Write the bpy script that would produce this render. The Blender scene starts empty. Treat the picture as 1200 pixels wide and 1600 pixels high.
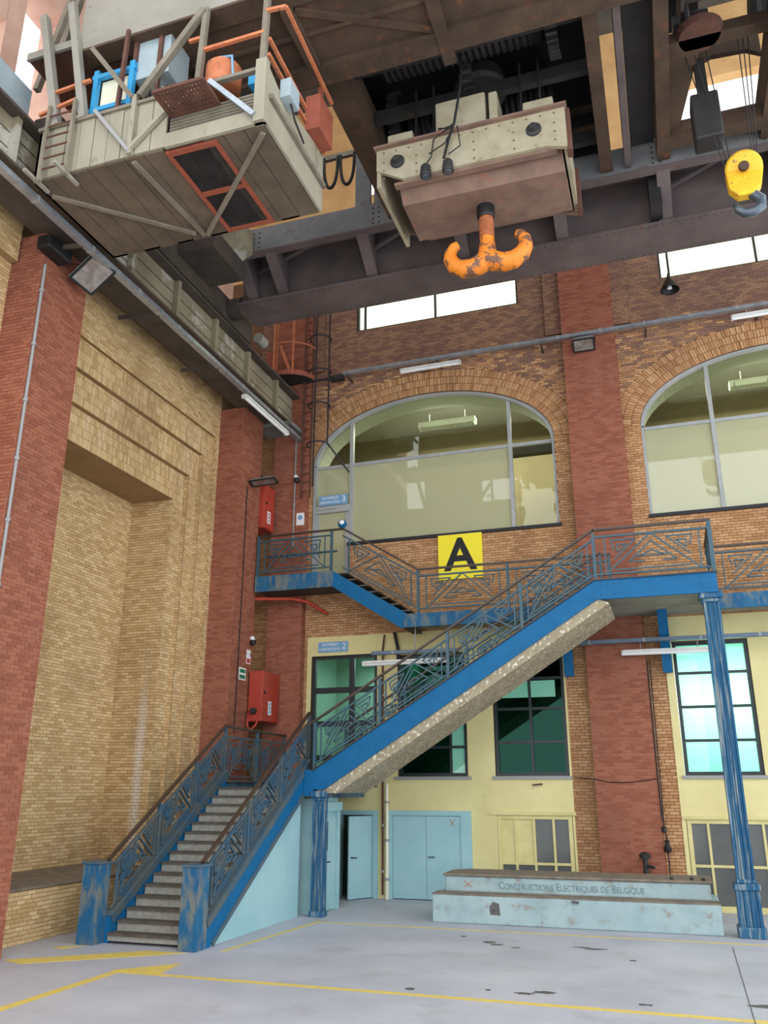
import bpy, bmesh, math, random
from mathutils import Vector, Matrix
random.seed(7)
SC = bpy.context.scene
COL = SC.collection
# ------------------------------------------------------------------ camera
EYE = Vector((0, 0, 2.8)); PITCH = math.radians(18.21); YAW = math.radians(18.4); FPX = 1308.0
cam = bpy.data.objects.new('camera', bpy.data.cameras.new('camera')); COL.objects.link(cam)
cam.location = EYE; cam.rotation_euler = (math.pi / 2 + PITCH, 0, YAW)
cam.data.sensor_fit = 'VERTICAL'; cam.data.sensor_height = 36; cam.data.lens = FPX / 1600 * 36
cam.data.clip_end = 300
SC.camera = cam
# ------------------------------------------------------------------ sky, light, exposure
w = bpy.data.worlds.new('sky'); SC.world = w; w.use_nodes = True
bg = w.node_tree.nodes['Background']; bg.inputs[0].default_value = (.93, .965, 1, 1); bg.inputs[1].default_value = 1.0
SC.view_settings.view_transform = 'Standard'; SC.view_settings.look = 'None'
SC.view_settings.exposure = 1.35; SC.view_settings.gamma = 1; SC.view_settings.use_curve_mapping = False
def area(name, loc, rot, sx, sy, power, col=(1, 1, 1)):
    l = bpy.data.lights.new(name, 'AREA'); l.shape = 'RECTANGLE'; l.size = sx; l.size_y = sy; l.energy = power; l.color = col
    o = bpy.data.objects.new(name, l); COL.objects.link(o); o.location = loc; o.rotation_euler = rot
    return o
area('upper_room_light', (-5.5, 25.4, 14.6), (0, 0, 0), 6, 2, 220, (1, .98, .94))
area('upper_room_light', (4, 25.4, 14.6), (0, 0, 0), 6, 2, 220, (1, .98, .94))
area('lower_room_light', (-7.5, 25.2, 6.6), (0, 0, 0), 3, 1, 90, (.95, 1, .97))
area('lower_room_light', (1.5, 24.2, 5.4), (math.radians(60), 0, 0), 2.5, .8, 125, (.97, 1, 1))  # added low light aimed at the back wall to brighten the lower panes

# ------------------------------------------------------------------ materials
MATS = {}
def srgb(c):
    return tuple((x / 255 / 12.92 if x / 255 <= .04045 else ((x / 255 + .055) / 1.055) ** 2.4) for x in c) + (1,)
def nodes(name):
    m = bpy.data.materials.new(name); m.use_nodes = True
    nt = m.node_tree; b = nt.nodes['Principled BSDF']; MATS[name] = m
    return m, nt, b
def N(nt, t, **k):
    n = nt.nodes.new(t)
    for a, v in k.items(): setattr(n, a, v)
    return n
def mixc(nt, fac, a, b, mode='MIX'):
    n = N(nt, 'ShaderNodeMix', data_type='RGBA', blend_type=mode)
    for s, v in ((0, fac), (6, a), (7, b)):
        if isinstance(v, (tuple, float, int)): n.inputs[s].default_value = v
        else: nt.links.new(v, n.inputs[s])
    return n.outputs[2]
def ramp(nt, src, p0, p1):
    n = N(nt, 'ShaderNodeMapRange'); n.inputs[1].default_value = p0; n.inputs[2].default_value = p1
    nt.links.new(src, n.inputs[0]); return n.outputs[0]
def noise(nt, scale, detail=4, rough=.6, stretch=None, coord='Object'):
    tc = N(nt, 'ShaderNodeTexCoord'); src = tc.outputs[coord]
    if stretch:
        mp = N(nt, 'ShaderNodeMapping'); mp.inputs['Scale'].default_value = stretch
        nt.links.new(src, mp.inputs[0]); src = mp.outputs[0]
    n = N(nt, 'ShaderNodeTexNoise'); n.inputs['Scale'].default_value = scale
    n.inputs['Detail'].default_value = detail; n.inputs['Roughness'].default_value = rough
    nt.links.new(src, n.inputs['Vector']); return n.outputs[0]
def mat(name, c1, c2=None, scale=3, lo=.35, hi=.65, rough=.7, metal=0, wear=None, wscale=6, wlo=.6, whi=.64, bump=0, bscale=40, stretch=None, spec=.5):
    m, nt, b = nodes(name)
    col = srgb(c1)
    if c2: col = mixc(nt, ramp(nt, noise(nt, scale, stretch=stretch), lo, hi), srgb(c1), srgb(c2))
    if wear: col = mixc(nt, ramp(nt, noise(nt, wscale, 6, .65, stretch), wlo, whi), col, srgb(wear))
    if isinstance(col, tuple): b.inputs['Base Color'].default_value = col
    else: nt.links.new(col, b.inputs['Base Color'])
    b.inputs['Roughness'].default_value = rough; b.inputs['Metallic'].default_value = metal
    b.inputs['Specular IOR Level'].default_value = spec
    if bump:
        bp = N(nt, 'ShaderNodeBump'); bp.inputs['Strength'].default_value = bump; bp.inputs['Distance'].default_value = .02
        nt.links.new(noise(nt, bscale), bp.inputs['Height']); nt.links.new(bp.outputs[0], b.inputs['Normal'])
    return m
def brickmat(name, tones, soot=None, slo=.5, shi=.75, sscale=.35, pale=None):
    m, nt, b = nodes(name)
    g = N(nt, 'ShaderNodeNewGeometry'); oi = N(nt, 'ShaderNodeObjectInfo')
    a = N(nt, 'ShaderNodeMath', operation='ADD'); f = N(nt, 'ShaderNodeMath', operation='FRACT')
    nt.links.new(g.outputs['Random Per Island'], a.inputs[0]); nt.links.new(oi.outputs['Random'], a.inputs[1])
    nt.links.new(a.outputs[0], f.inputs[0])
    r = N(nt, 'ShaderNodeValToRGB'); r.color_ramp.interpolation = 'CONSTANT'
    els = r.color_ramp.elements
    while len(els) < len(tones): els.new(.5)
    for i, t in enumerate(tones): els[i].position = i / len(tones); els[i].color = srgb(t)
    nt.links.new(f.outputs[0], r.inputs[0]); col = r.outputs[0]
    def nz(scale, st=(1, 1, 1)):
        mp = N(nt, 'ShaderNodeMapping'); mp.inputs['Scale'].default_value = st
        nt.links.new(g.outputs['Position'], mp.inputs[0])
        n = N(nt, 'ShaderNodeTexNoise'); n.inputs['Scale'].default_value = scale; n.inputs['Detail'].default_value = 5; n.inputs['Roughness'].default_value = .65
        nt.links.new(mp.outputs[0], n.inputs['Vector']); return n.outputs[0]
    if soot: col = mixc(nt, ramp(nt, nz(sscale, (1, 1, .6)), slo, shi), col, mixc(nt, .75, col, srgb(soot)))
    if pale: col = mixc(nt, ramp(nt, nz(.9, (1, 1, .25)), .6, .8), col, mixc(nt, .55, col, srgb(pale)))
    if name == 'yellow_brick':                                # lime run on the far jamb of the niche
        sx = N(nt, 'ShaderNodeSeparateXYZ'); nt.links.new(g.outputs['Position'], sx.inputs[0])
        def mul(a, b_):
            k = N(nt, 'ShaderNodeMath', operation='MULTIPLY'); nt.links.new(a, k.inputs[0]); nt.links.new(b_, k.inputs[1]); return k.outputs[0]
        k = mul(mul(ramp(nt, sx.outputs[0], -13.05, -12.9), ramp(nt, sx.outputs[0], -12.68, -12.82)), mul(ramp(nt, sx.outputs[1], 18.9, 18.95), ramp(nt, sx.outputs[2], 6.5, 3.5)))
        col = mixc(nt, mul(k, ramp(nt, nz(2.5, (1, 1, .4)), .2, .6)), col, srgb((226, 216, 200)))
    nt.links.new(col, b.inputs['Base Color']); b.inputs['Roughness'].default_value = .85; b.inputs['Specular IOR Level'].default_value = .3
    return m
def glass(name, tint, refl=.12, rough=.02, opacity=0., body=(40, 60, 55), gcol=(255, 255, 255)):
    m, nt, b = nodes(name)
    out = nt.nodes['Material Output']; nt.nodes.remove(b)
    tr = N(nt, 'ShaderNodeBsdfTransparent'); tr.inputs[0].default_value = srgb(tint)
    gl = N(nt, 'ShaderNodeBsdfGlossy'); gl.inputs['Roughness'].default_value = rough; gl.inputs[0].default_value = srgb(gcol)
    lw = N(nt, 'ShaderNodeLayerWeight'); lw.inputs[0].default_value = .25
    mr = N(nt, 'ShaderNodeMapRange'); mr.inputs[3].default_value = refl; mr.inputs[4].default_value = .9
    nt.links.new(lw.outputs['Fresnel'], mr.inputs[0])
    base = tr.outputs[0]
    if opacity:
        df = N(nt, 'ShaderNodeBsdfDiffuse'); df.inputs[0].default_value = srgb(body)
        m2 = N(nt, 'ShaderNodeMixShader'); m2.inputs[0].default_value = opacity
        nt.links.new(tr.outputs[0], m2.inputs[1]); nt.links.new(df.outputs[0], m2.inputs[2]); base = m2.outputs[0]
    mx = N(nt, 'ShaderNodeMixShader')
    nt.links.new(mr.outputs[0], mx.inputs[0]); nt.links.new(base, mx.inputs[1]); nt.links.new(gl.outputs[0], mx.inputs[2])
    nt.links.new(mx.outputs[0], out.inputs[0]); return m
def emit(name, c, s):
    m, nt, b = nodes(name); b.inputs['Emission Color'].default_value = srgb(c); b.inputs['Emission Strength'].default_value = s
    b.inputs['Base Color'].default_value = srgb(c); return m

brickmat('yellow_brick', [(212, 180, 132), (202, 170, 120), (218, 188, 140), (196, 162, 114), (208, 176, 132), (222, 194, 148)], (134, 106, 74), .52, .82, .35, (230, 212, 176))
brickmat('orange_brick', [(194, 150, 106), (184, 138, 96), (200, 158, 116), (174, 128, 88), (190, 144, 104)], (118, 86, 66), .5, .8, .3)
brickmat('soot_brick', [(158, 120, 96), (146, 110, 90), (166, 128, 100), (136, 102, 88)], (112, 88, 82), .4, .7, .5)
brickmat('red_brick', [(158, 96, 74), (150, 89, 68), (164, 102, 78), (144, 84, 65), (160, 100, 80)], (116, 72, 58), .5, .85, .3, (184, 138, 116))
mat('tray_blue', (104, 120, 138), (92, 108, 126), 3, rough=.5)
mat('mortar_yellow', (162, 132, 92), (146, 118, 80), 1.5, rough=.95)
mat('mortar_orange', (116, 84, 56), (102, 76, 52), 1.5, rough=.95)
mat('mortar_red', (174, 130, 108), (152, 106, 88), 1.5, rough=.95)
mat('stucco_yellow', (228, 218, 160), (216, 204, 146), .8, rough=.8, wear=(192, 182, 128), wscale=1.2, wlo=.62, whi=.9, bump=.05)
mat('yellow_frame', (222, 212, 152), (208, 196, 134), 2, rough=.6)
mat('concrete_floor', (192, 194, 203), (174, 176, 186), .5, rough=.5, wear=(156, 154, 154), wscale=1.1, wlo=.55, whi=.85, bump=.04)
mat('floor_paint', (226, 202, 96), (214, 190, 100), 6, rough=.6, wear=(178, 174, 150), wscale=9, wlo=.58, whi=.66)
mat('oil_stain', (70, 66, 66), (104, 100, 100), 14, rough=.5)
mat('step_concrete', (160, 158, 150), (138, 136, 128), 9, rough=.85, bump=.1)
mat('step_nosing', (96, 88, 78), (78, 70, 62), 7, rough=.85)
mat('blue_paint', (2, 92, 140), (8, 100, 150), 3, rough=.6, wear=(78, 100, 110), wscale=5, wlo=.68, whi=.74, spec=.3)
mat('blue_paint_worn', (18, 86, 130), (44, 102, 136), 3, rough=.6, wear=(116, 120, 112), wscale=4.0, wlo=.46, whi=.62, stretch=(1.3, 1.3, .45), spec=.3)
mat('column_blue', (22, 82, 122), (44, 96, 128), 4, rough=.6, wear=(132, 146, 150), wscale=9, wlo=.5, whi=.6, stretch=(1.6, 1.6, .09), spec=.3)
mat('rail_blue', (44, 84, 102), (62, 90, 98), 3, rough=.5, wear=(92, 86, 76), wscale=10, wlo=.6, whi=.7)
mat('rail_grey', (86, 96, 98), (58, 92, 116), 2.2, .42, .58, rough=.55, wear=(98, 88, 76), wscale=8, wlo=.6, whi=.7)
mat('handrail_brown', (74, 58, 48), (60, 48, 42), 4, rough=.4)
mat('light_blue', (162, 200, 206), (150, 192, 200), 1.5, rough=.65, wear=(168, 180, 172), wscale=2.5, wlo=.66, whi=.85, spec=.3)
mat('plinth_blue', (168, 188, 190), (150, 174, 178), 2, rough=.85, wear=(150, 142, 132), wscale=4, wlo=.56, whi=.7, bump=.12, spec=.2)
mat('plinth_top', (140, 128, 112), (112, 102, 92), 4, rough=.85, wear=(84, 78, 72), wscale=6, wlo=.6, whi=.68)
mat('soffit', (168, 156, 130), (150, 138, 114), 2, rough=.9, wear=(226, 218, 198), wscale=13, wlo=.57, whi=.6, bump=.3, bscale=16)
mat('gallery_soffit', (150, 148, 132), (132, 130, 118), 2, rough=.9, wear=(200, 196, 180), wscale=8, wlo=.68, whi=.7)
mat('rusty_steel', (90, 72, 58), (70, 56, 46), 1.2, rough=.85, wear=(114, 72, 50), wscale=3, wlo=.56, whi=.72, bump=.1, spec=.3)
mat('girder_steel', (110, 96, 94), (88, 78, 78), 1.0, rough=.75, wear=(112, 80, 66), wscale=2.5, wlo=.6, whi=.75)
mat('girder_face', (130, 130, 130), (108, 110, 112), 1.0, rough=.7, wear=(100, 82, 70), wscale=3, wlo=.58, whi=.72)
mat('girder_pale', (152, 148, 138), (136, 132, 120), 1, rough=.7, wear=(104, 86, 70), wscale=3, wlo=.64, whi=.74)
mat('runway_web', (150, 140, 116), (124, 114, 92), .8, rough=.75, wear=(176, 172, 160), wscale=1.1, wlo=.55, whi=.62)
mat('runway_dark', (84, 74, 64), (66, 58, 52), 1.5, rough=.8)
mat('cab_board', (160, 154, 136), (144, 138, 120), 1.4, rough=.75, wear=(104, 92, 76), wscale=4, wlo=.62, whi=.74, stretch=(1, 1, .3))
mat('cab_floor', (108, 94, 78), (90, 78, 66), 1.6, rough=.85)
mat('cab_trim', (134, 126, 110), (112, 104, 90), 2, rough=.7)
mat('galvanised', (176, 184, 192), (150, 158, 166), 5, rough=.35, metal=.6)
mat('conduit_grey', (150, 150, 150), None, rough=.5)
mat('orange_paint', (202, 124, 84), (184, 106, 68), 4, rough=.65, wear=(128, 88, 70), wscale=10, wlo=.58, whi=.68)
mat('orange_red', (158, 84, 62), (142, 74, 56), 4, rough=.65)
mat('hook_orange', (232, 138, 40), (222, 124, 34), 3, rough=.55, wear=(116, 80, 60), wscale=4.2, wlo=.5, whi=.56, bump=.12, bscale=20)
mat('hook_rust', (150, 84, 52), (176, 104, 60), 6, rough=.7)
mat('block_cream', (174, 166, 142), (156, 146, 120), 1.8, rough=.7, wear=(124, 100, 78), wscale=3.5, wlo=.6, whi=.72)
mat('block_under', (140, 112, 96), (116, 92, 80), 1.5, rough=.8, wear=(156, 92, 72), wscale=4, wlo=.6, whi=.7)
mat('hook_yellow', (244, 196, 40), (232, 176, 34), 4, rough=.45, wear=(160, 110, 50), wscale=9, wlo=.62, whi=.66)
mat('dark_steel', (50, 48, 48), (38, 36, 38), 3, rough=.6)
mat('hook_steel', (104, 116, 126), (78, 88, 98), 4, rough=.35, metal=.5)
mat('rust_brown', (104, 66, 52), (84, 56, 46), 4, rough=.8)
mat('frame_dark', (26, 36, 40), (34, 44, 46), 4, rough=.4)
mat('frame_grey', (172, 174, 172), (156, 160, 160), 3, rough=.5)
mat('sill_black', (30, 30, 32), None, rough=.6)
mat('sign_yellow', (250, 232, 40), None, rough=.5)
mat('ink_black', (16, 16, 18), None, rough=.6)
mat('sign_blue', (112, 160, 200), (126, 170, 204), 4, rough=.4)
mat('white_paint', (238, 240, 240), None, rough=.5)
mat('lamp_white', (226, 226, 222), (210, 210, 206), 4, rough=.4)
mat('fire_red', (180, 66, 50), (168, 60, 46), 2, rough=.5)
mat('pipe_red', (186, 66, 50), None, rough=.45)
mat('sign_green', (20, 120, 84), None, rough=.5)
mat('black_plastic', (24, 24, 26), None, rough=.5)
mat('rubber', (30, 28, 28), None, rough=.7)
mat('room_upper', (150, 138, 112), (140, 128, 104), .6, rough=.9)
mat('room_ceiling', (186, 192, 190), None, rough=.9)
mat('room_lower', (184, 206, 196), None, rough=.9)
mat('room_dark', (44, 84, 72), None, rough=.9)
mat('curtain', (196, 232, 216), None, rough=.9)
mat('blue_bright', (40, 150, 206), (54, 160, 210), 3, rough=.5)
mat('cream_panel', (236, 232, 206), None, rough=.6)
mat('pale_box', (170, 184, 188), (154, 170, 176), 2, rough=.5)
mat('orange_chalk', (222, 120, 72), None, rough=.9)
mat('faint_letter', (112, 140, 146), None, rough=.8)
mat('upper_wall', (214, 172, 116), (196, 152, 100), 1, rough=.9, wear=(150, 112, 80), wscale=.5, wlo=.6, whi=.8)
mat('pink_wall', (206, 170, 152), (190, 150, 132), 1, rough=.9)
mat('roof', (96, 92, 88), (80, 78, 76), 1, rough=.9)
mat('grey_glass', (98, 100, 98), (84, 86, 86), 1.2, rough=.25)
mat('lens', (150, 142, 134), (118, 106, 98), 6, rough=.2)
glass('glass_clear', (236, 240, 222), .03)
glass('glass_teal', (104, 152, 134), .035, gcol=(120, 196, 172))
glass('glass_door', (184, 206, 198), .05)
glass('glass_mint', (192, 232, 220), .03)
glass('glass_frosted', (222, 224, 196), .05, opacity=.68, body=(204, 204, 168))
glass('mint_film', (170, 226, 200), .05, opacity=.9, body=(150, 226, 196))
M = MATS

# ------------------------------------------------------------------ mesh helpers
ORG = {}
class MB:
    def __init__(s): s.v = []; s.f = []
    def poly(s, vs, fs):
        n = len(s.v); s.v += [tuple(a) for a in vs]; s.f += [tuple(i + n for i in f) for f in fs]; return s
    def box(s, x0, x1, y0, y1, z0, z1):
        x0, x1 = sorted((x0, x1)); y0, y1 = sorted((y0, y1)); z0, z1 = sorted((z0, z1))
        e = (len(s.v) // 8 % 9) * .0005                       # lapped pieces never share a face plane
        x0 -= e; x1 += e; y0 -= e; y1 += e; z0 -= e; z1 += e
        return s.poly([(x0, y0, z0), (x1, y0, z0), (x1, y1, z0), (x0, y1, z0), (x0, y0, z1), (x1, y0, z1), (x1, y1, z1), (x0, y1, z1)],
                      [(3, 2, 1, 0), (4, 5, 6, 7), (0, 1, 5, 4), (1, 2, 6, 5), (2, 3, 7, 6), (3, 0, 4, 7)])
    def bar(s, p, q, w, h, up=(0, 0, 1)):
        p = Vector(p); q = Vector(q); d = (q - p).normalized(); up = Vector(up)
        a = d.cross(up)
        if a.length < 1e-4: a = d.cross(Vector((1, 0, 0)))
        a.normalize(); b = a.cross(d); a *= w / 2; b *= h / 2
        vs = [p - a - b, p + a - b, p + a + b, p - a + b, q - a - b, q + a - b, q + a + b, q - a + b]
        return s.poly(vs, [(0, 1, 2, 3), (7, 6, 5, 4), (4, 5, 1, 0), (5, 6, 2, 1), (6, 7, 3, 2), (7, 4, 0, 3)])
    def tube(s, pts, r, n=8, caps=True):
        pts = [Vector(p) for p in pts]; rs = r if isinstance(r, (list, tuple)) else [r] * len(pts)
        rings = []; ref = None
        for i, p in enumerate(pts):
            d = ((pts[min(i + 1, len(pts) - 1)] - p).normalized() + (p - pts[max(i - 1, 0)]).normalized()).normalized()
            if ref is None:
                ref = d.cross(Vector((0, 0, 1)))
                if ref.length < 1e-3: ref = Vector((1, 0, 0))
            ref = (ref - d * ref.dot(d)).normalized(); b = d.cross(ref)
            rings.append([p + (ref * math.cos(t) + b * math.sin(t)) * rs[i] for t in [2 * math.pi * k / n for k in range(n)]])
        vs = [v for r_ in rings for v in r_]; fs = []
        for i in range(len(pts) - 1):
            for k in range(n):
                a = i * n + k; b_ = i * n + (k + 1) % n; fs.append((a, b_, b_ + n, a + n))
        if caps: fs += [tuple(reversed(range(n))), tuple(range((len(pts) - 1) * n, len(pts) * n))]
        return s.poly(vs, fs)
    def cyl(s, p, q, r, n=14, r2=None): return s.tube([p, q], [r, r if r2 is None else r2], n)
    def prism(s, pts, vec):
        pts = [Vector(p) for p in pts]; vec = Vector(vec); n = len(pts)
        return s.poly(pts + [p + vec for p in pts], [tuple(range(n)), tuple(reversed(range(n, 2 * n)))] + [(i, i + n, (i + 1) % n + n, (i + 1) % n) for i in range(n)])
    def lathe(s, c, prof, n=20, axis=(0, 0, 1)):
        c = Vector(c); ax = Vector(axis).normalized(); a = ax.orthogonal().normalized(); b = ax.cross(a); m = len(prof)
        vs = [c + ax * z + (a * math.cos(t) + b * math.sin(t)) * r for t in [2 * math.pi * k / n for k in range(n)] for r, z in prof]
        fs = [(k * m + i, ((k + 1) % n) * m + i, ((k + 1) % n) * m + i + 1, k * m + i + 1) for k in range(n) for i in range(m - 1)]
        return s.poly(vs, fs)
    def build(s, name, m, parent=None, label=None, kind=None, smooth=False, fix=True, bevel=0, origin=None):
        me = bpy.data.meshes.new(name)
        if parent is not None: o0 = ORG[parent.name]
        elif origin is not None: o0 = Vector(origin)
        else:
            xs, ys, zs = zip(*s.v); o0 = Vector(((min(xs) + max(xs)) / 2, (min(ys) + max(ys)) / 2, min(zs)))
        me.from_pydata([(a[0] - o0.x, a[1] - o0.y, a[2] - o0.z) for a in s.v], [], s.f)
        if fix:
            bm = bmesh.new(); bm.from_mesh(me); bmesh.ops.recalc_face_normals(bm, faces=bm.faces); bm.to_mesh(me); bm.free()
        me.materials.append(M[m] if isinstance(m, str) else m)
        if smooth:
            me.shade_smooth() if hasattr(me, 'shade_smooth') else None
        o = bpy.data.objects.new(name, me); COL.objects.link(o); ORG[o.name] = o0
        if parent is not None: o.parent = parent
        else: o.location = o0
        if label: o['label'] = label
        if kind: o['kind'] = kind
        if bevel:
            b = o.modifiers.new('bevel', 'BEVEL'); b.width = bevel; b.segments = 2; b.limit_method = 'ANGLE'
        return o
def tag(o, label, cat, group=None, kind=None):
    o['label'] = label; o['category'] = cat
    if group: o['group'] = group
    if kind: o['kind'] = kind
    return o
def thing(name, label, cat, loc, group=None, kind=None):
    o = bpy.data.objects.new(name, None); COL.objects.link(o); o.location = loc; o.empty_display_size = .2
    ORG[o.name] = Vector(loc); return tag(o, label, cat, group, kind)
def dup(root, delta, label=None):
    r = root.copy(); COL.objects.link(r); r.location = Vector(root.location) + Vector(delta); ORG[r.name] = Vector(r.location)
    if label: r['label'] = label
    for ch in list(root.children):
        c = ch.copy(); COL.objects.link(c); c.parent = r; ORG[c.name] = Vector(r.location)
        for g in ch.children:
            d = g.copy(); COL.objects.link(d); d.parent = c; ORG[d.name] = Vector(r.location)
    return r
def B(*a): return MB().box(*a)
def text(name, body, size, loc, m, parent, align='CENTER', ext=.004, width=None, bold=0, caps=False):
    cu = bpy.data.curves.new(name, 'FONT'); cu.body = body; cu.size = size; cu.extrude = ext; cu.align_x = align; cu.align_y = 'CENTER'; cu.resolution_u = 3; cu.offset = bold
    if caps:
        cu.small_caps_scale = .78
        for f_ in cu.body_format: f_.use_small_caps = True
    tmp = bpy.data.objects.new('tmp', cu); COL.objects.link(tmp); bpy.context.view_layer.update()
    me = bpy.data.meshes.new_from_object(tmp.evaluated_get(bpy.context.evaluated_depsgraph_get())); bpy.data.objects.remove(tmp); bpy.data.curves.remove(cu)
    xs = [v.co.x for v in me.vertices]; k = width / (max(xs) - min(xs)) if width else 1
    for v in me.vertices: v.co = Vector((v.co.x * k, -v.co.z, v.co.y))
    me.materials.clear(); me.materials.append(M[m])
    o = bpy.data.objects.new(name, me); COL.objects.link(o); o.parent = parent; o.location = Vector(loc) - ORG[parent.name]
    o['kind'] = 'stuff' if len(body) > 1 else 'thing'
    return o
def in_view(p, margin=20):
    d = Vector(p) - EYE
    F = Vector((-math.sin(YAW) * math.cos(PITCH), math.cos(YAW) * math.cos(PITCH), math.sin(PITCH)))
    R = Vector((math.cos(YAW), math.sin(YAW), 0)); U = R.cross(F)
    z = d.dot(F)
    if z < .5: return False
    return -margin < 600 + FPX * d.dot(R) / z < 1200 + margin and -margin < 800 - FPX * d.dot(U) / z < 1600 + margin

# ------------------------------------------------------------------ real brickwork
BL, BH, JT = .215, .065, .012
def minus(iv, a, b):
    out = []
    for x0, x1 in iv:
        if b <= x0 or a >= x1: out.append((x0, x1))
        else:
            if a > x0: out.append((x0, a))
            if b < x1: out.append((b, x1))
    return out
class Bricks:
    """collects courses of bricks on vertical planes of one wall; the 300 nearest whole ones become brick objects, the rest one stuff part"""
    def __init__(s): s.full = []; s.rest = []
    def field(s, ax, plane, sg, z0, z1, iv, proud=.012, soldier=False, objs=True):
        L, H = (BH, BL) if soldier else (BL, BH)
        row = 0; z = z0 + JT / 2
        while z < z1 - .02:
            zt = min(z + H, z1)
            spans = iv((z + zt) / 2) if callable(iv) else iv
            off = (row % 2) * (L + JT) / 2 + (row // 2 % 2) * .03
            for a, b in spans:
                u = a - ((a - off) % (L + JT))
                while u < b:
                    u0, u1 = max(u, a), min(u + L, b)
                    if u1 - u0 > .025:
                        d = proud + random.uniform(-.004, .004)
                        it = (ax, plane, sg, u0, u1, z, zt, d)
                        if objs and not soldier and u1 - u0 > L - .001 and zt - z > H - .001: s.full.append(it)
                        else: s.rest.append(it)
                    u += L + JT
            row += 1; z += H + JT
    def emit(s, parent, m, limit=300, ok=None):
        def pos(i): return Vector((i[1], (i[3] + i[4]) / 2, (i[5] + i[6]) / 2)) if i[0] == 'x' else Vector(((i[3] + i[4]) / 2, i[1], (i[5] + i[6]) / 2))
        c = [(((pos(i) - EYE).length), k) for k, i in enumerate(s.full) if in_view(pos(i)) and (ok is None or ok(i, pos(i)))]
        c.sort(); pick = set(k for _, k in c[:limit])
        meshes = {}
        for k in sorted(pick):
            ax, pl, sg, u0, u1, z0, z1, d = s.full[k]
            key = (ax, sg)
            if key not in meshes:
                mb = MB(); t = .012
                if ax == 'x': mb.box(0, sg * t, -BL / 2, BL / 2, 0, BH)
                else: mb.box(-BL / 2, BL / 2, 0, sg * t, 0, BH)
                me = bpy.data.meshes.new('brick'); me.from_pydata(mb.v, [], mb.f); me.materials.append(M[m])
                bm = bmesh.new(); bm.from_mesh(me); bmesh.ops.recalc_face_normals(bm, faces=bm.faces); bm.to_mesh(me); bm.free()
                meshes[key] = me
            o = bpy.data.objects.new('brick', meshes[key]); COL.objects.link(o); o.parent = parent
            uc = (u0 + u1) / 2; dj = sg * (d - .012)
            p = Vector((pl + dj, uc, z0)) if ax == 'x' else Vector((uc, pl + dj, z0))
            o.location = p - ORG[parent.name]
        V = []; Fc = []
        for k, (ax, pl, sg, u0, u1, z0, z1, d) in [(k, i) for k, i in enumerate(s.full) if k not in pick] + [(-1, i) for i in s.rest]:
            n = len(V); e = pl + sg * d; b = pl - sg * .005; c_ = .003
            for (u, z) in ((u0, z0), (u1, z0), (u1, z1), (u0, z1)): V.append((b, u, z) if ax == 'x' else (u, b, z))
            for (u, z) in ((u0, z0), (u1, z0), (u1, z1), (u0, z1)): V.append((e, u, z) if ax == 'x' else (u, e, z))
            fl = (ax == 'x') == (sg > 0)
            for q in ((4, 5, 6, 7), (0, 1, 5, 4), (1, 2, 6, 5), (2, 3, 7, 6), (3, 0, 4, 7)):
                Fc.append(tuple(n + j for j in (q if fl else q[::-1])))
        if V:
            mb = MB(); mb.v = V; mb.f = Fc
            mb.build('brickwork', m, parent, kind='stuff', fix=False)
def rects_minus(x0, x1, z0, z1, holes):
    xs = sorted({x0, x1, *[min(max(h[i], x0), x1) for h in holes for i in (0, 1)]}); zs = sorted({z0, z1, *[min(max(h[i], z0), z1) for h in holes for i in (2, 3)]})
    out = []
    for i in range(len(xs) - 1):
        for j in range(len(zs) - 1):
            cx, cz = (xs[i] + xs[i + 1]) / 2, (zs[j] + zs[j + 1]) / 2
            if not any(h[0] < cx < h[1] and h[2] < cz < h[3] for h in holes): out.append((xs[i], xs[i + 1], zs[j], zs[j + 1]))
    return out

# ================================================================== SETTING
fl = B(-16, 14, -4, 28, -.3, 0).build('floor', 'concrete_floor', kind='structure', origin=(0, 0, 0))
fl['label'] = 'grey worn concrete floor of the hall'; fl['category'] = 'floor'
# painted lines and stains are thin coats on the floor
NC = [0]
def coat(name, pts, m):
    NC[0] += 1
    return MB().prism([(x, y, .001) for x, y in pts], (0, 0, .002 + NC[0] * .0004)).build(name, m, fl)
def line(a, b, wd, m='floor_paint', name='painted_line'):
    a = Vector(a); b = Vector(b); d = (b - a).normalized(); n = Vector((-d.y, d.x)) * wd / 2
    return coat(name, [tuple(p) for p in (a - n, b - n, b + n, a + n)], m)
line((-8.85, 6), (-8.8, 12.97), .17); line((-8.85, 12.9), (9, 12.85), .14)
coat('painted_arrow', [(-8.95, 12.96), (-8.05, 12.96), (-8.15, 13.8)], 'floor_paint')
coat('painted_arrow', [(-11.2, 13.1), (-10.7, 12.9), (-8.55, 14.62), (-9.35, 14.6)], 'floor_paint')
coat('painted_arrow', [(-11.25, 14.35), (-10.95, 14.25), (-10.7, 14.75)], 'floor_paint')
line((-8.05, 15), (-7.75, 18.8), .09); line((-7.75, 18.7), (9, 18.7), .07)
line((.68, 18.3), (.6, 8), .012, 'oil_stain', 'floor_joint'); line((-4.5, 8), (9, 8.1), .012, 'oil_stain', 'floor_joint')
def stain(x, y, rx, ry):
    coat('oil_stain', [(x + rx * math.cos(t) * random.uniform(.5, 1.2), y + ry * math.sin(t) * random.uniform(.5, 1.2)) for t in [k * .45 for k in range(14)]], 'oil_stain')
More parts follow.
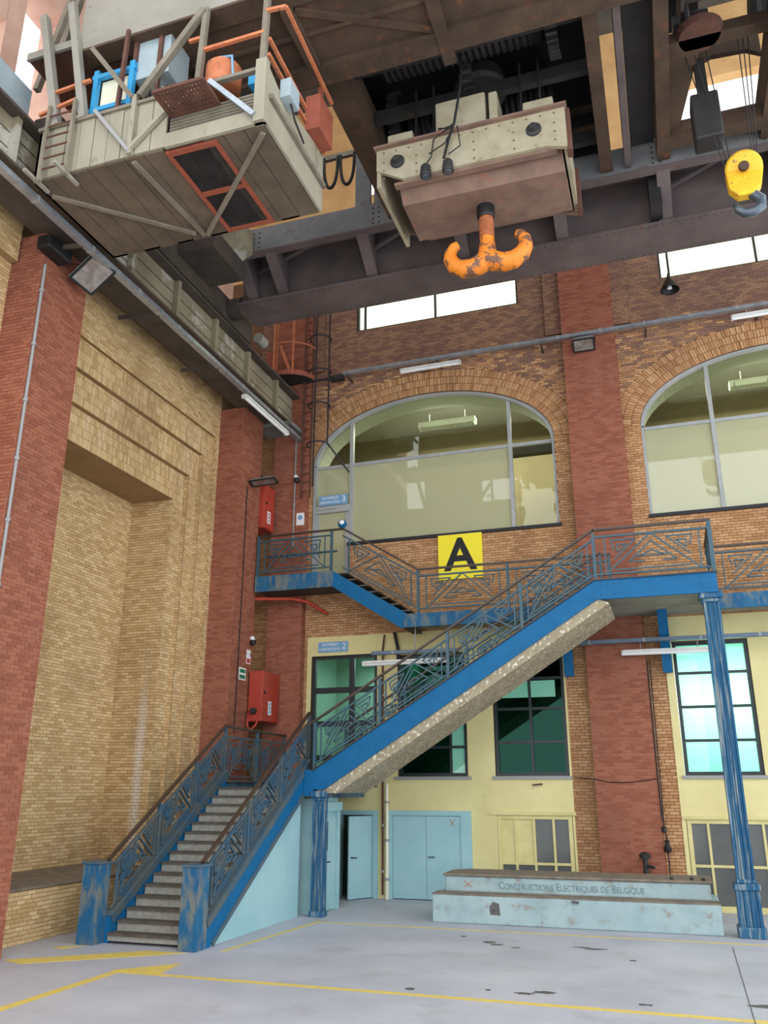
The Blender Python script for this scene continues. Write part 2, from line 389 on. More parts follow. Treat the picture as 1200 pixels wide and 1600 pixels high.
for x, y, rx, ry in ((-2.1, 13.6, .2, .1), (-2.35, 13.45, .16, .07), (-1.7, 17.3, .24, .07), (-1.95, 17.4, .15, .05), (-3.7, 17.4, .16, .1), (-3.5, 17.2, .13, .08), (-3.1, 17.0, .08, .04), (.9, 13.7, .25, .12), (-4.0, 13.2, .1, .05), (-2.9, 13.5, .05, .03), (-.7, 13.3, .12, .03), (-4.3, 17.9, .06, .05), (-1.0, 16.4, .06, .03)):
    stain(x, y, rx, ry)

# ---- left wall: bay with a stepped portal around a deep niche
LX = -12.1
mb = MB()
mb.box(-14.3, LX, 3, 13.0, 0, 15.2); mb.box(-14.3, LX, 20.4, 23.5, 0, 15.2); mb.box(-14.3, LX, 13.0, 20.4, 12.8, 15.2)
steps_ = [(13.0, 20.4, 12.8, 13.15, 19.95, 12.05, -12.22), (13.15, 19.95, 12.05, 13.3, 19.5, 11.26, -12.36), (13.3, 19.5, 11.26, 13.45, 19.0, 10.4, -12.5)]
for a0, a1, at, b0, b1, bt, px in steps_:
    mb.box(-14.3, px, a0, b0, 0, at); mb.box(-14.3, px, b1, a1, 0, at); mb.box(-14.3, px, b0, b1, bt, at)
mb.box(-14.3, -13.8, 13.45, 19.0, 0, 10.4)
mb.box(-13.8, -12.0, 13.1, 20.6, 0, .95)
mb.box(LX, -11.9, 3, 11.7, 13.15, 14.2)
wl = mb.build('wall_left', 'mortar_yellow', kind='structure', origin=(0, 0, 0)); wl['label'] = 'yellow brick left wall with a deep stepped niche'; wl['category'] = 'wall'
bk = Bricks()
bk.field('x', LX, 1, .0, 14.2, lambda z: [(6, 11.75), (20.4, 20.6), (21.85, 23.1)] if z < 12.8 else [(6, 11.75), (13.13, 20.6), (21.85, 23.1)])
for (a0, a1, at, b0, b1, bt, px), sold in zip(steps_, (True, True, True)):
    bk.field('x', px, 1, .98, bt, [(b1, a1)])
    bk.field('x', px, 1, bt, at, [(a0, a1)], soldier=sold)
    bk.field('y', a1, -1, .98, at, [(px, px + .13)])
bk.field('x', -13.8, 1, .98, 10.4, [(13.45, 19.0)])
bk.field('y', 19.0, -1, .98, 10.4, [(-13.8, -12.5)])
bk.field('x', -12.0, 1, .0, .93, [(13.13, 20.6)])
bk.field('x', -11.9, 1, 13.15, 14.2, [(6, 11.7)])
bk.emit(wl, 'yellow_brick', 300, lambda i, p: p.y > 13.1)
MB().prism([(-13.8, 0, .95), (-11.94, 0, .95), (-11.94, 0, .99), (-13.8, 0, 1.06)], (0, 1, 0)).build('t', 'plinth_top') if False else None
MB().prism([(-13.8, 13.1, .945), (-11.95, 13.1, .945), (-11.95, 13.1, .985), (-13.8, 13.1, 1.05)], (0, 7.5, 0)).build('ledge_slab', 'plinth_top', wl)
# red pilasters
def pilaster(n, x0, x1, y0, y1, ztop, label, faces, limit=300, zb=0, ok=None):
    o = B(x0, x1, y0, y1, zb, ztop).build('trim_%d' % n, 'mortar_red', kind='structure', origin=(0, 0, 0)); o['label'] = label; o['category'] = 'pilaster'
    b = Bricks()
    if 'x' in faces: b.field('x', x1, 1, zb, ztop, [(y0, y1)])
    if 'y' in faces: b.field('y', y0, -1, zb, ztop, [(x0, x1)])
    b.emit(o, 'red_brick', limit, ok); return o
p1 = pilaster(1, -12.1, -11.3, 11.75, 13.13, 13.75, 'broad red brick pilaster nearest the camera at the left edge', 'xy')
p2 = pilaster(2, -12.1, -11.3, 20.6, 21.85, 13.75, 'red brick pilaster on the left wall behind the stair landing', 'xy')
p3 = pilaster(3, -11.33, -10.2, 22.8, 23.1, 18.4, 'red brick pilaster in the corner beside the numbered doors', 'xy')
p4 = pilaster(4, -1.95, -.45, 22.8, 23.1, 19.5, 'tall red brick pilaster between the two arched windows', 'xy', ok=lambda i, p: p.z < 16)
# upper left wall over the runway
wu = MB()
for a in rects_minus(2, 23.5, 14.2, 27, [(4, 8, 17, 21), (9, 11.7, 17.2, 20.2), (12.2, 13.6, 18.2, 22.2), (15.5, 18, 20, 23)]): wu.box(-14.3, -13.4, *a)
o = wu.build('wall_left_upper', 'pink_wall', kind='structure', origin=(0, 0, 0)); o['label'] = 'pale upper left wall above the crane runway with open window bays'; o['category'] = 'wall'

# ---- back wall
YB = 23.1; T = .35
ARC = [(-6.245, 3.825), (3.855, 3.825)]; ZS = 12.6; AB = 2.0
def ell(xc, a, b, n=40): return [(xc - a * math.cos(math.pi * k / n), ZS + b * math.sin(math.pi * k / n)) for k in range(n + 1)]
SKY = [(-8.65, -3.25), (1.0, 6.4)]
mb = MB()
low_holes = [(-9.95, -7.88, 2.8, 6.5), (-7.27, -5.29, 3.08, 6.42), (-4.55, -2.6, 3.08, 6.42), (.22, 2.06, 3.08, 6.42), (-8.95, -7.95, 0, 2.12), (-7.5, -5.3, 0, 2.16), (-4.56, -2.6, 0, 2.14), (.12, 2.5, 0, 2.08), (4, 6, 3.08, 6.42)]
for a in rects_minus(-12.4, 9, 0, 7.06, low_holes): mb.box(a[0], a[1], YB, YB + T, a[2], a[3])
for a in rects_minus(-14.3, 9, 7.06, ZS, [(-10.07, -8.82, 8.7, ZS), (-8.82, -2.42, 9.9, ZS), (.03, 7.68, 9.9, ZS)]): mb.box(a[0], a[1], YB, YB + T, a[2], a[3])
for a, b in ((-14.3, -10.07), (-2.42, .03), (7.68, 9)): mb.box(a, b, YB, YB + T, ZS, 17.25)
for xc, a in ARC:
    e = ell(xc, a, AB)
    for (xa, za), (xb, zb) in zip(e[:-1], e[1:]): mb.prism([(xa, YB, za), (xb, YB, zb), (xb, YB, 17.25), (xa, YB, 17.25)], (0, T, 0))
for a in rects_minus(-14.3, 9, 17.25, 20, [(s0, s1, 17.25, 18.5) for s0, s1 in SKY]): mb.box(a[0], a[1], YB, YB + T, a[2], a[3])
wb = mb.build('wall_back', 'mortar_orange', kind='structure', origin=(0, 0, 0)); wb['label'] = 'orange brick back wall with arched windows'; wb['category'] = 'wall'
mb = MB()
for a in rects_minus(-14.3, 9, 20, 31, [(-8.65, -3.25, 22.6, 24.2), (1.6, 6.4, 22.6, 24.2)]): mb.box(a[0], a[1], YB, YB + T, a[2], a[3])
o = mb.build('wall_back_upper', 'upper_wall', kind='structure', origin=(0, 0, 0)); o['label'] = 'sunny upper part of the back wall seen above the crane'; o['category'] = 'wall'
bk = Bricks(); bs = Bricks()
def iv_up(z):
    iv = [(-12.1, 8.6)]
    iv = minus(iv, -1.95, -.45); iv = minus(iv, -11.33, -10.2)
    for k, (xc, a) in enumerate(ARC):
        if z < ZS:
            if k == 0:
                if z > 8.7: iv = minus(iv, -10.07, -8.82)
                if z > 9.88: iv = minus(iv, -8.83, -2.42)
            elif z > 9.88: iv = minus(iv, .03, 7.68)
        elif z < ZS + AB + .74:
            h = (a + .74) * math.sqrt(max(0, 1 - ((z - ZS) / (AB + .74)) ** 2)); iv = minus(iv, xc - h, xc + h)
    if 17.24 < z < 18.5:
        for s0, s1 in SKY: iv = minus(iv, s0, s1)
    return iv
bk.field('y', YB, -1, 7.06, 18.7, iv_up)
keep = []                                                     # soot thickens gradually towards the clerestory
for lst, dst in ((bk.full, bs.full), (bk.rest, bs.rest)):
    up_ = [i for i in lst if i[5] > 13.6 and random.random() < (i[5] - 13.6) / 2.4]; ids = set(map(id, up_))
    dst += up_; lst[:] = [i for i in lst if id(i) not in ids]
bk.field('y', YB, -1, 0, 7.06, [(-12.1, -11.33), (-10.2, -10.08), (-2.55, -1.95), (-.45, .03)])
bk.emit(wb, 'orange_brick', 300, lambda i, p: 7.4 < p.z < 12 and (p.x > -5 or p.z > 8.9) or (p.z < 6 and p.x > -2.5))
bs.emit(wb, 'soot_brick', 0)
# projecting strips beside the pilaster, framing the clerestory panels
tb = Bricks(); ms = MB()
for a, b in ((-2.45, -1.95), (-.45, .05), (-10.2, -9.75)):
    ms.box(a, b, YB - .1, YB, 15.9, 19.5); tb.field('y', YB - .1, -1, 15.9, 18.7, [(a, b)])
    if a > -9: tb.field('x', a if False else b, 1, 15.9, 18.7, [(YB - .1, YB)])
st = ms.build('trim_5', 'mortar_orange', kind='structure', origin=(0, 0, 0)); st['label'] = 'narrow brick strips rising beside the pilasters to the clerestory'; st['category'] = 'brick strip'
tb.emit(st, 'soot_brick', 0)
# arch rings of soldier bricks
vo_mesh = {}
cnt = 0; rest = MB()
for xc, a in ARC:
    for k in range(3):
        off = .245 * k + .122
        A_, B_ = a + off, AB + off
        pts = [(xc - A_ * math.cos(math.pi * q / 800), ZS + B_ * math.sin(math.pi * q / 800), math.pi * q / 800) for q in range(801)]
        acc = 0; nxt = .04
        for (x0, z0, t0), (x1, z1, t1) in zip(pts[:-1], pts[1:]):
            acc += math.hypot(x1 - x0, z1 - z0)
            if acc >= nxt:
                nxt += .077
                nx, nz = -math.cos(t1) / A_, math.sin(t1) / B_
                ang = math.atan2(nx, nz)
                c_ = (x1, YB - .012 + random.uniform(-.004, .004), z1)
                if cnt < 300 and in_view(c_) and k < 2 and xc < 0 or (cnt < 300 and in_view(c_) and k == 0):
                    cnt += 1
                    if 'v' not in vo_mesh:
                        q = MB().box(-.033, .033, -.012, .012, -.112, .112); me = bpy.data.meshes.new('voussoir'); me.from_pydata(q.v, [], q.f); me.materials.append(M['orange_brick']); vo_mesh['v'] = me
                    o = bpy.data.objects.new('voussoir', vo_mesh['v']); COL.objects.link(o); o.parent = wb; o.location = c_; o.rotation_euler = (0, ang, 0)
                else:
                    ca, sa = math.cos(ang), math.sin(ang)
                    P = lambda u, v, d: (c_[0] + u * ca + v * sa, c_[1] + d, c_[2] - u * sa + v * ca)
                    rest.poly([P(u, v, d) for d in (.012, -.012) for u, v in ((-.033, -.112), (.033, -.112), (.033, .112), (-.033, .112))],
                              [(4, 5, 6, 7), (0, 1, 5, 4), (1, 2, 6, 5), (2, 3, 7, 6), (3, 0, 4, 7)])
rest.build('arch_brickwork', 'orange_brick', wb, kind='stuff')
# stucco coat on the ground floor
mb = MB()
for x0, x1 in ((-10.08, -2.55), (.03, 8.6)):
    for a in rects_minus(x0, x1, 0, 7.06, low_holes): mb.box(a[0], a[1], YB - .03, YB - .001, a[2], a[3])
o = mb.build('stucco_coat', 'stucco_yellow', wb, 'yellow painted plaster on the lower wall')
for x0, x1 in ((-7.35, -5.2), (-4.62, -2.55), (.15, 2.15)): B(x0, x1, YB - .09, YB, 3.0, 3.08).build('window_sill', 'conduit_grey', wb)
B(-8.86, -2.36, YB - .07, YB + .1, 9.84, 9.93).build('window_sill', 'sill_black', wb); B(.0, 7.7, YB - .07, YB + .1, 9.84, 9.93).build('window_sill', 'sill_black', wb)

# ---- rooms behind the windows
def shell(name, x0, x1, y0, y1, z0, z1, m, label, mc=None):
    mb = MB(); t = .12
    mb.box(x0, x1, y1, y1 + t, z0, z1); mb.box(x0 - t, x0, y0, y1, z0, z1); mb.box(x1, x1 + t, y0, y1, z0, z1); mb.box(x0, x1, y0, y1, z0 - t, z0)
    o = mb.build(name, m, kind='structure', origin=(0, 0, 0)); o['label'] = label; o['category'] = 'room'
    B(x0, x1, y0, y1, z1, z1 + t).build('room_ceiling', mc or m, o); return o
ru = shell('wall_room_upper', -11.5, 9, YB + T, 27.5, 8.7, 15.2, 'room_upper', 'pale yellow-green room behind the arched windows', 'room_ceiling')
bx = MB(); bx.bar((-8.6, 25.2, 13.15), (8, 25.2, 13.15), .25, .4); bx.build('ceiling_beam', 'dark_steel', ru)
rl1 = shell('wall_room_door', -10.5, -7.6, YB + T, 26.5, 2.8, 6.9, 'room_lower', 'dim greenish room behind the glazed door')
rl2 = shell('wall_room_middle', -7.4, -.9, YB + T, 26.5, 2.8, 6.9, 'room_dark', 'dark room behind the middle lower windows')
rl3 = shell('wall_room_right', -.6, 8, YB + T, 25.8, 2.8, 6.9, 'room_lower', 'bright room behind the right lower window')
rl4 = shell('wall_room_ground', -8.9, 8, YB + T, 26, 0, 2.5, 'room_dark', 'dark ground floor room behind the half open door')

for xc, a in ARC:
    e = ell(xc, a - .02, AB - .02, 30); rvl = MB()
    for (xa, za), (xb, zb) in zip(e[:-1], e[1:]): rvl.prism([(xa, YB + T, za), (xb, YB + T, zb), (xb, YB + T, zb + .05), (xa, YB + T, za + .05)], (0, .75, 0))
    rvl.build('arch_reveal', 'room_ceiling', ru)
# ---- arched windows
def arch_window(n, xc, a, cols, label, door=False):
    t = thing('window_%d' % n, label, 'window', (xc, YB + .2, 9.93), kind='structure')
    e = ell(xc, a, AB, 36); zt = 12.55; y = YB + .2
    f = MB()
    for (xa, za), (xb, zb) in zip(e[:-1], e[1:]):
        dxa = (xc - xa) * .024; dxb = (xc - xb) * .024
        f.prism([(xa, y - .15, za), (xb, y - .15, zb), (xb + dxb, y - .15, zb - .07), (xa + dxa, y - .15, za - .07)], (0, .26, 0))
    f.box(xc - a, xc - a + .08, y - .15, y + .1, 9.93 if not door else 8.7, ZS); f.box(xc + a - .08, xc + a, y - .15, y + .1, 9.93, ZS)
    f.box(xc - a if not door else -8.8, xc + a, y - .06, y + .06, 9.93, 10.0)
    f.build('window_frame', 'frame_grey', t)
    B(xc - a, xc + a, y - .05, y + .05, zt - .05, zt + .05).build('transom', 'frame_grey', t)
    def top(x): return ZS + AB * math.sqrt(max(0, 1 - ((x - xc) / a) ** 2))
    for x in cols: B(x - .055, x + .055, y - .07, y + .07, 8.7 if (door and x == cols[0]) else 9.95, top(x) - .02).build('mullion', 'frame_grey', t)
    xs = [xc - a] + cols + [xc + a]
    for i in range(len(xs) - 1):
        x0, x1 = xs[i] + .03, xs[i + 1] - .03
        if not (door and i == 0): B(x0, x1, y - .006, y + .006, 9.97, zt - .03).build('glass_pane', 'glass_clear' if door and i == 2 else 'glass_frosted', t)
        else: B(x0, x1, y - .006, y + .006, 11.2, zt - .03).build('glass_pane', 'glass_frosted', t)
        q = [(x0 + (x1 - x0) * k / 14) for k in range(15)]
        MB().prism([(x0, y - .006, zt + .03)] + [(x, y - .006, max(top(x) - .03, zt + .04)) for x in q] + [(x1, y - .006, zt + .03)], (0, .012, 0)).build('glass_pane', 'glass_clear', t)
    return t
arch_window(1, *ARC[0], [-8.82, -3.75], 'wide arched window with three lights left of the red pilaster', True)
arch_window(2, *ARC[1], [1.95, 5.76], 'arched window right of the red pilaster, cut by the frame')
# glazed door at the left end of the arched window
d = thing('door_1', 'grey framed glass door under the arch reached by the top platform', 'door', (-9.45, YB + .2, 8.7), kind='structure')
f = MB(); y = YB + .18
f.box(-10.0, -9.9, y - .06, y + .06, 8.7, 11.15); f.box(-9.0, -8.88, y - .06, y + .06, 8.7, 11.15); f.box(-9.9, -9.0, y - .06, y + .06, 8.7, 8.95); f.box(-10.02, -8.86, y - .12, y + .08, 11.0, 11.22)
f.build('door_frame', 'frame_grey', d)
B(-9.9, -9.0, y - .006, y + .006, 8.95, 11.02).build('glass_pane', 'glass_frosted', d)
MB().tube([(-9.82, y - .06, 9.55), (-9.82, y - .13, 9.57), (-9.82, y - .13, 9.95), (-9.82, y - .06, 9.97)], .015).build('door_handle', 'hook_steel', d)
MB().bar((-9.95, y - .14, 11.12), (-9.3, y - .14, 11.14), .05, .06).build('door_closer', 'frame_grey', d)

# ---- lower dark framed windows
def pane_window(n, name, x0, x1, z0, z1, vs, hs, label, pane='glass_teal', fm='frame_dark', cat='window', y=YB + .12, fw=.09, bw=.07, extra=None):
    t = thing('%s_%d' % (name, n), label, cat, ((x0 + x1) / 2, y, z0), kind='structure')
    f = MB(); f.box(x0, x0 + fw, y - .06, y + .06, z0, z1); f.box(x1 - fw, x1, y - .06, y + .06, z0, z1); f.box(x0, x1, y - .055, y + .055, z0, z0 + fw); f.box(x0, x1, y - .055, y + .055, z1 - fw, z1)
    f.build('window_frame', fm, t)
    for x in vs: B(x - bw / 2, x + bw / 2, y - .05, y + .05, z0, z1).build('mullion', fm, t)
    for z in hs: B(x0, x1, y - .045, y + .045, z - bw / 2, z + bw / 2).build('glazing_bar', fm, t)
    xs = [x0 + fw / 2] + list(vs) + [x1 - fw / 2]; zs = [z0 + fw / 2] + list(hs) + [z1 - fw / 2]
    for i in range(len(xs) - 1):
        for j in range(len(zs) - 1):
            pm = pane(i, j) if callable(pane) else pane
            if pm: B(xs[i] + .02, xs[i + 1] - .02, y - .006, y + .006, zs[j] + .02, zs[j + 1] - .02).build('glass_pane', pm, t)
    return t
pane_window(3, 'window', -7.25, -5.3, 3.08, 6.4, [-5.78], [3.85, 4.5, 5.5], 'lower green glass window behind the upper stair flight, left of its neighbour', lambda i, j: 'mint_film' if i == 1 and j < 3 else 'glass_teal')
pane_window(4, 'window', -4.54, -2.6, 3.08, 6.4, [-3.55], [3.95, 4.82, 5.62], 'lower dark glass window left of the red pilaster with a pale blind above')
pane_window(5, 'window', .23, 2.05, 3.08, 6.4, [1.35], [3.92, 4.75, 5.6], 'bright mint green lower window right of the red pilaster', 'glass_mint')
pane_window(10, 'window', 4.02, 5.98, 3.08, 6.4, [5.1], [3.92, 4.75, 5.6], 'mint green lower window beyond the fluted post, right of its neighbour', 'glass_mint')
B(-4.44, -2.86, YB + .095, YB + .105, 5.12, 5.56).build('window_film', 'mint_film', bpy.data.objects['window_4'])  # stands for the blind, set before the glass so hall light brightens it
d = pane_window(2, 'door', -9.93, -7.9, 2.8, 6.5, [-8.7], [3.6, 4.55, 5.5], 'dark framed glass door with side light on the stair landing', 'glass_door', cat='door', bw=.16)
MB().tube([(-8.86, YB + .05, 4.0), (-8.86, YB - .02, 4.0), (-8.86, YB - .02, 4.35), (-8.86, YB + .05, 4.35)], .018).build('door_handle', 'hook_steel', d)
# ground floor yellow framed lights
def yel(n, x0, x1, z0, z1, vs, hs, label, blank):
    return pane_window(n, 'window', x0, x1, z0, z1, vs, hs, label, lambda i, j: 'yellow_frame' if blank(i, j) else 'grey_glass', 'yellow_frame', y=YB + .04, fw=.1, bw=.06)
yel(6, -4.55, -2.62, 0, 2.12, [-4.08, -3.6, -3.1], [.5, .95], 'yellow framed grey glazed panel left of the pilaster with a blank upper board', lambda i, j: j == 2 and i < 2)
yel(7, .14, 2.48, 0, 2.06, [.62, 1.16, 1.28, 1.86], [.1, 1.0], 'yellow framed grey glazed panel at the right behind the post', lambda i, j: i == 2)
B(-4.75, -2.5, YB - .08, YB - .03, 2.12, 2.2).build('door_head', 'yellow_frame', wb); B(.05, 2.6, YB - .08, YB - .03, 2.06, 2.13).build('door_head', 'yellow_frame', wb)
# clerestory: white daylight strips
for n, (s0, s1) in zip((8, 9), SKY):
    t = thing('window_%d' % n, ('left' if n == 8 else 'right') + ' clerestory strip window glowing white under the crane girder', 'window', ((s0 + s1) / 2, YB, 17.25), kind='structure')
    f = MB(); f.box(s0, s0 + .06, YB + .05, YB + .2, 17.25, 18.5); f.box(s1 - .06, s1, YB + .05, YB + .2, 17.25, 18.5); f.box(s0, s1, YB + .05, YB + .2, 17.25, 17.3); f.build('window_frame', 'dark_steel', t)
    for x in (s0 + .28, (s0 + s1) / 2): B(x - .03, x + .03, YB + .05, YB + .15, 17.25, 18.5).build('mullion', 'dark_steel', t)
    xs = [s0, s0 + .28, (s0 + s1) / 2, s1]
    for a, b in zip(xs[:-1], xs[1:]): B(a + .03, b - .03, YB + .09, YB + .1, 17.3, 18.5).build('glass_pane', 'glass_clear', t)

# ---- roof with skylight slots
mb = MB()
for y0, y1 in ((2, 9.5), (10.6, 16), (17, 23.5)): mb.box(-14.3, 9, y0, y1, 27, 27.3)
o = mb.build('ceiling', 'roof', kind='structure', origin=(0, 0, 0)); o['label'] = 'dark roof deck with open skylight slots'; o['category'] = 'ceiling'

# ================================================================== STAIRCASE, LANDINGS, GALLERY
def lattice(name, m, parent, P0, P1, h, t=.03, deep=0):
    """one balustrade panel: two rails and the nested triangle bars, sheared along the slope"""
    P0 = Vector(P0); P1 = Vector(P1); mb = MB(); g = (P1 - P0); n = Vector((-g.y, g.x, 0)).normalized()
    L = Vector((g.x, g.y, 0)).length; mu = .09
    def pt(u, v): return P0 + g * (mu + (1 - 2 * mu) * u) + Vector((0, 0, h * v))
    def b(u0, v0, u1, v1, w_=t): mb.bar(pt(u0, v0), pt(u1, v1), w_, deep or w_, n)
    mb.bar(P0, P1, .05, .035, (0, 0, 1)); mb.bar(P0 + Vector((0, 0, h)), P1 + Vector((0, 0, h)), .05, .04, (0, 0, 1))
    b(0, 0, 0, 1); b(1, 0, 1, 1)
    b(.5, 1, 0, 0, .034); b(.5, 1, 1, 0, .034)                       # big chevron
    b(.5, .8, .25, .28); b(.5, .8, .75, .28); b(.25, .28, .42, .28); b(.62, .28, .75, .28)
    b(.5, .56, .38, .42); b(.5, .56, .62, .42); b(.33, .42, .67, .42); b(.1, .1, .9, .1)
    for s in (0, 1):
        q = (lambda u: u) if s == 0 else (lambda u: 1 - u)
        b(q(.07), .88, q(.34), .88); b(q(.34), .88, q(.1), .38); b(q(.07), .88, q(.1), .62)
        b(q(.13), .76, q(.24), .76); b(q(.13), .76, q(.14), .56); b(q(.24), .76, q(.14), .56)
    return mb.build(name, m, parent, fix=False)
def fluted(cx, cy, z0, z1, w, taper=1.0, nf=3, d=.035):
    mb = MB()
    def ring(z, w_):
        pts = []
        for k in range(4):
            a = k * math.pi / 2; ca, sa = math.cos(a), math.sin(a)
            prof = [(-w_ / 2, -w_ / 2)]
            for i in range(nf):
                c = (-.5 + (i + .5) / nf) * w_ * .84; hw = w_ * .84 / nf * .36
                prof += [(c - hw, -w_ / 2), (c - hw * .6, -w_ / 2 + d), (c + hw * .6, -w_ / 2 + d), (c + hw, -w_ / 2)]
            pts += [(cx + x * ca - y * sa, cy + x * sa + y * ca, z) for x, y in prof]
        return pts
    r0, r1 = ring(z0, w), ring(z1, w * taper); n = len(r0)
    mb.poly(r0 + r1, [(i, (i + 1) % n, (i + 1) % n + n, i + n) for i in range(n)] + [tuple(range(n))[::-1], tuple(range(n, 2 * n))])
    return mb
st = thing('staircase', 'blue iron staircase with concrete steps, landing and upper flight on two fluted posts', 'staircase', (-9.5, 17, 0))
RI, TR, Y0 = .187, .28, 15.0
# lower flight
def stepset(i):
    z = RI * (i + 1); y = Y0 + TR * i
    s_ = B(-10.5, -8.6, y, y + .33, z - RI + (.05 if i == 0 else .0), z - .045).build('step', 'step_concrete', st)
    B(-10.5, -8.6, y - .03, y + .31, z - .045, z).build('nosing', 'step_nosing', s_)
for i in range(15): stepset(i)
def slope_plate(x0, x1, ya, yb, za, zb, h, s_): return MB().prism([(x0, ya, za), (x0, yb, zb), (x0, yb, zb + h), (x0, ya, za + h)], (x1 - x0, 0, 0))
sl = .645
for x, ye in ((-10.62, 19.3), (-8.56, 19.62)):
    m_ = MB().prism([(x, 15.25, 0.0), (x, ye, (ye - 15.25) * sl), (x, ye, .46 + (ye - 15.05) * sl), (x, 15.05, .46), (x, 15.05, 0)], (.1, 0, 0))
    s_ = m_.build('stringer', 'blue_paint', st)
    MB().bar((x + .05, 15.05, .47), (x + .05, ye, .47 + (ye - 15.05) * sl), .2, .035).build('stringer_flange', 'rail_grey', s_)
    for xo in (x - .012, x + .112):
        MB().bar((xo, 15.1, .40), (xo, ye, .40 + (ye - 15.1) * sl), .024, .13).build('stringer_flange', 'rail_grey', s_); MB().bar((xo, 15.33, .05), (xo, ye, .04 + (ye - 15.33) * sl), .024, .1).build('stringer_flange', 'rail_grey', s_)
for x0, x1 in ((-11.0, -10.62), (-8.82, -8.44)):
    n_ = B(x0, x1, 14.72, 15.08, 0, 1.4).build('newel_post', 'blue_paint_worn', st, bevel=.012)
    B(x0 - .02, x1 + .02, 14.7, 15.1, 1.4, 1.45).build('newel_cap', 'rail_grey', n_)
def hr(p, q): return MB().bar(p, q, .075, .05).build('handrail', 'handrail_brown', st)
def post(x, y, z0, z1, m='rail_blue', w_=.07, parent=None): return B(x - w_ / 2, x + w_ / 2, y - w_ / 2, y + w_ / 2, z0, z1).build('baluster_post', m, parent or st)
for x, ys in ((-10.57, [15.1, 16.55, 17.95, 19.25]), (-8.51, [15.1, 16.65, 18.15, 19.7])):
    zb = lambda y: .56 + (y - 15.05) * sl
    for ya, yb in zip(ys[:-1], ys[1:]): lattice('balustrade_panel', 'rail_grey', st, (x, ya, zb(ya)), (x, yb, zb(yb)), .80, .034, .055)
    for y in ys[1:]: post(x, y, zb(y) - .12, zb(y) + .95, 'rail_grey')
    hr((x, 14.9, 1.47), (x, ys[-1], 1.47 + (ys[-1] - 14.9) * sl))
# first landing
B(-8.45, -8.2, 19.32, 19.44, 2.6, 3.2).build('landing_fascia', 'blue_paint', st); B(-8.3, -8.22, 19.44, 23.0, 2.55, 2.82).build('landing_fascia', 'blue_paint_worn', st)
B(-10.65, -8.6, 19.2, 19.45, 2.6, 2.8).build('landing_slab', 'step_concrete', st); B(-10.65, -8.3, 19.45, 23.05, 2.6, 2.8).build('landing_slab', 'step_concrete', st)
B(-10.7, -10.64, 19.3, 23.05, 2.45, 2.92).build('landing_fascia', 'blue_paint_worn', st)
for ya, yb in ((19.3, 21.0), (21.0, 22.7)): lattice('balustrade_panel', 'rail_grey', st, (-10.57, ya, 2.95), (-10.57, yb, 2.95), 1.05)
for y in (21.0, 22.7): post(-10.57, y, 2.8, 4.2, 'rail_grey')
hr((-10.57, 19.25, 4.25), (-10.57, 22.9, 4.2))
# upper flight
XA, ZA, XE, ZE = -8.24, 3.17, -1.35, 7.31; su = (ZE - ZA) / (XE - XA)
for y, yn in ((19.33, 19.4), (21.42, 21.48)):
    MB().prism([(XA, y, ZA - .42), (XA + .3, y, ZA - .42), (XE + .02, y, ZE - .44), (XE + .02, y, ZE), (XA, y, ZA)], (0, yn - y, 0)).build('stringer', 'blue_paint', st)
    MB().bar((XA, (y + yn) / 2, ZA + .015), (XE, (y + yn) / 2, ZE + .015), .16, .03).build('stringer_flange', 'handrail_brown', st)
MB().prism([(XA + .12, 19.4, ZA - .5), (XA + .62, 19.4, ZA - .5), (XE + .3, 19.4, ZE - .52), (XE, 19.4, ZE - .4), (XA + .12, 19.4, ZA - .3)], (0, 2.03, 0)).build('soffit', 'soffit', st)
MB().bar((XA + .5, 21.44, ZA - .52), (XE + .2, 21.44, ZE - .54), .05, .06).build('soffit_edge', 'girder_pale', st)
nst = 23
sp = None
for i in range(nst):
    x = XA + .1 + (XE - XA) * i / nst; z = 2.8 + (7.3 - 2.8) * (i + 1) / nst
    if sp is None: sp = B(x, x + .34, 19.42, 21.4, z - .05, z).build('step', 'step_nosing', st); x0s, z0s = x, z
    else:
        c = sp.copy(); COL.objects.link(c); c.parent = st; c.location = (x - x0s, 0, z - z0s); ORG[c.name] = ORG[st.name]
xs = [-8.2, -6.55, -4.85, -3.05, -1.3]
zf = lambda x: ZA + .13 + (x - XA) * su
for y in (19.37, 21.45):
    for xa, xb in zip(xs[:-1], xs[1:]): lattice('balustrade_panel', 'rail_blue', st, (xa, y, zf(xa)), (xb, y, zf(xb)), .82)
    for x in xs: post(x, y, zf(x) - .13, zf(x) + .98)
    hr((-8.35, y, 4.26), (-1.28, y, 8.54))
# upper landing
B(-1.4, 1.25, 19.45, 21.8, 7.12, 7.3).build('landing_slab', 'gallery_soffit', st)
ff = B(-1.38, 1.27, 19.322, 19.41, 6.87, 7.315).build('landing_fascia', 'blue_paint', st)
rv = MB()
for x in [-1.2, -1.05, .95, 1.05, 1.15] + [-.9, -.75]:
    for z in (6.97, 7.22): rv.lathe((x, 19.321, z), [(.018, 0), (.012, .012), (0, .014)], 6, (0, -1, 0))
rv.build('rivet', 'blue_paint_worn', ff)
B(-1.4, 1.32, 19.27, 19.45, 7.31, 7.345).build('landing_flange', 'handrail_brown', st)
B(1.21, 1.29, 19.4, 21.8, 6.9, 7.31).build('landing_fascia', 'blue_paint_worn', st)
lattice('balustrade_panel', 'rail_blue', st, (-1.28, 19.37, 7.45), (1.24, 19.37, 7.45), .9)
lattice('balustrade_panel', 'rail_blue', st, (1.25, 19.4, 7.45), (1.25, 21.75, 7.45), .9)
post(1.25, 19.37, 7.3, 8.5, w_=.09)
hr((-1.3, 19.37, 8.53), (1.29, 19.37, 8.53)); hr((1.26, 19.37, 8.53), (1.26, 21.8, 8.53))
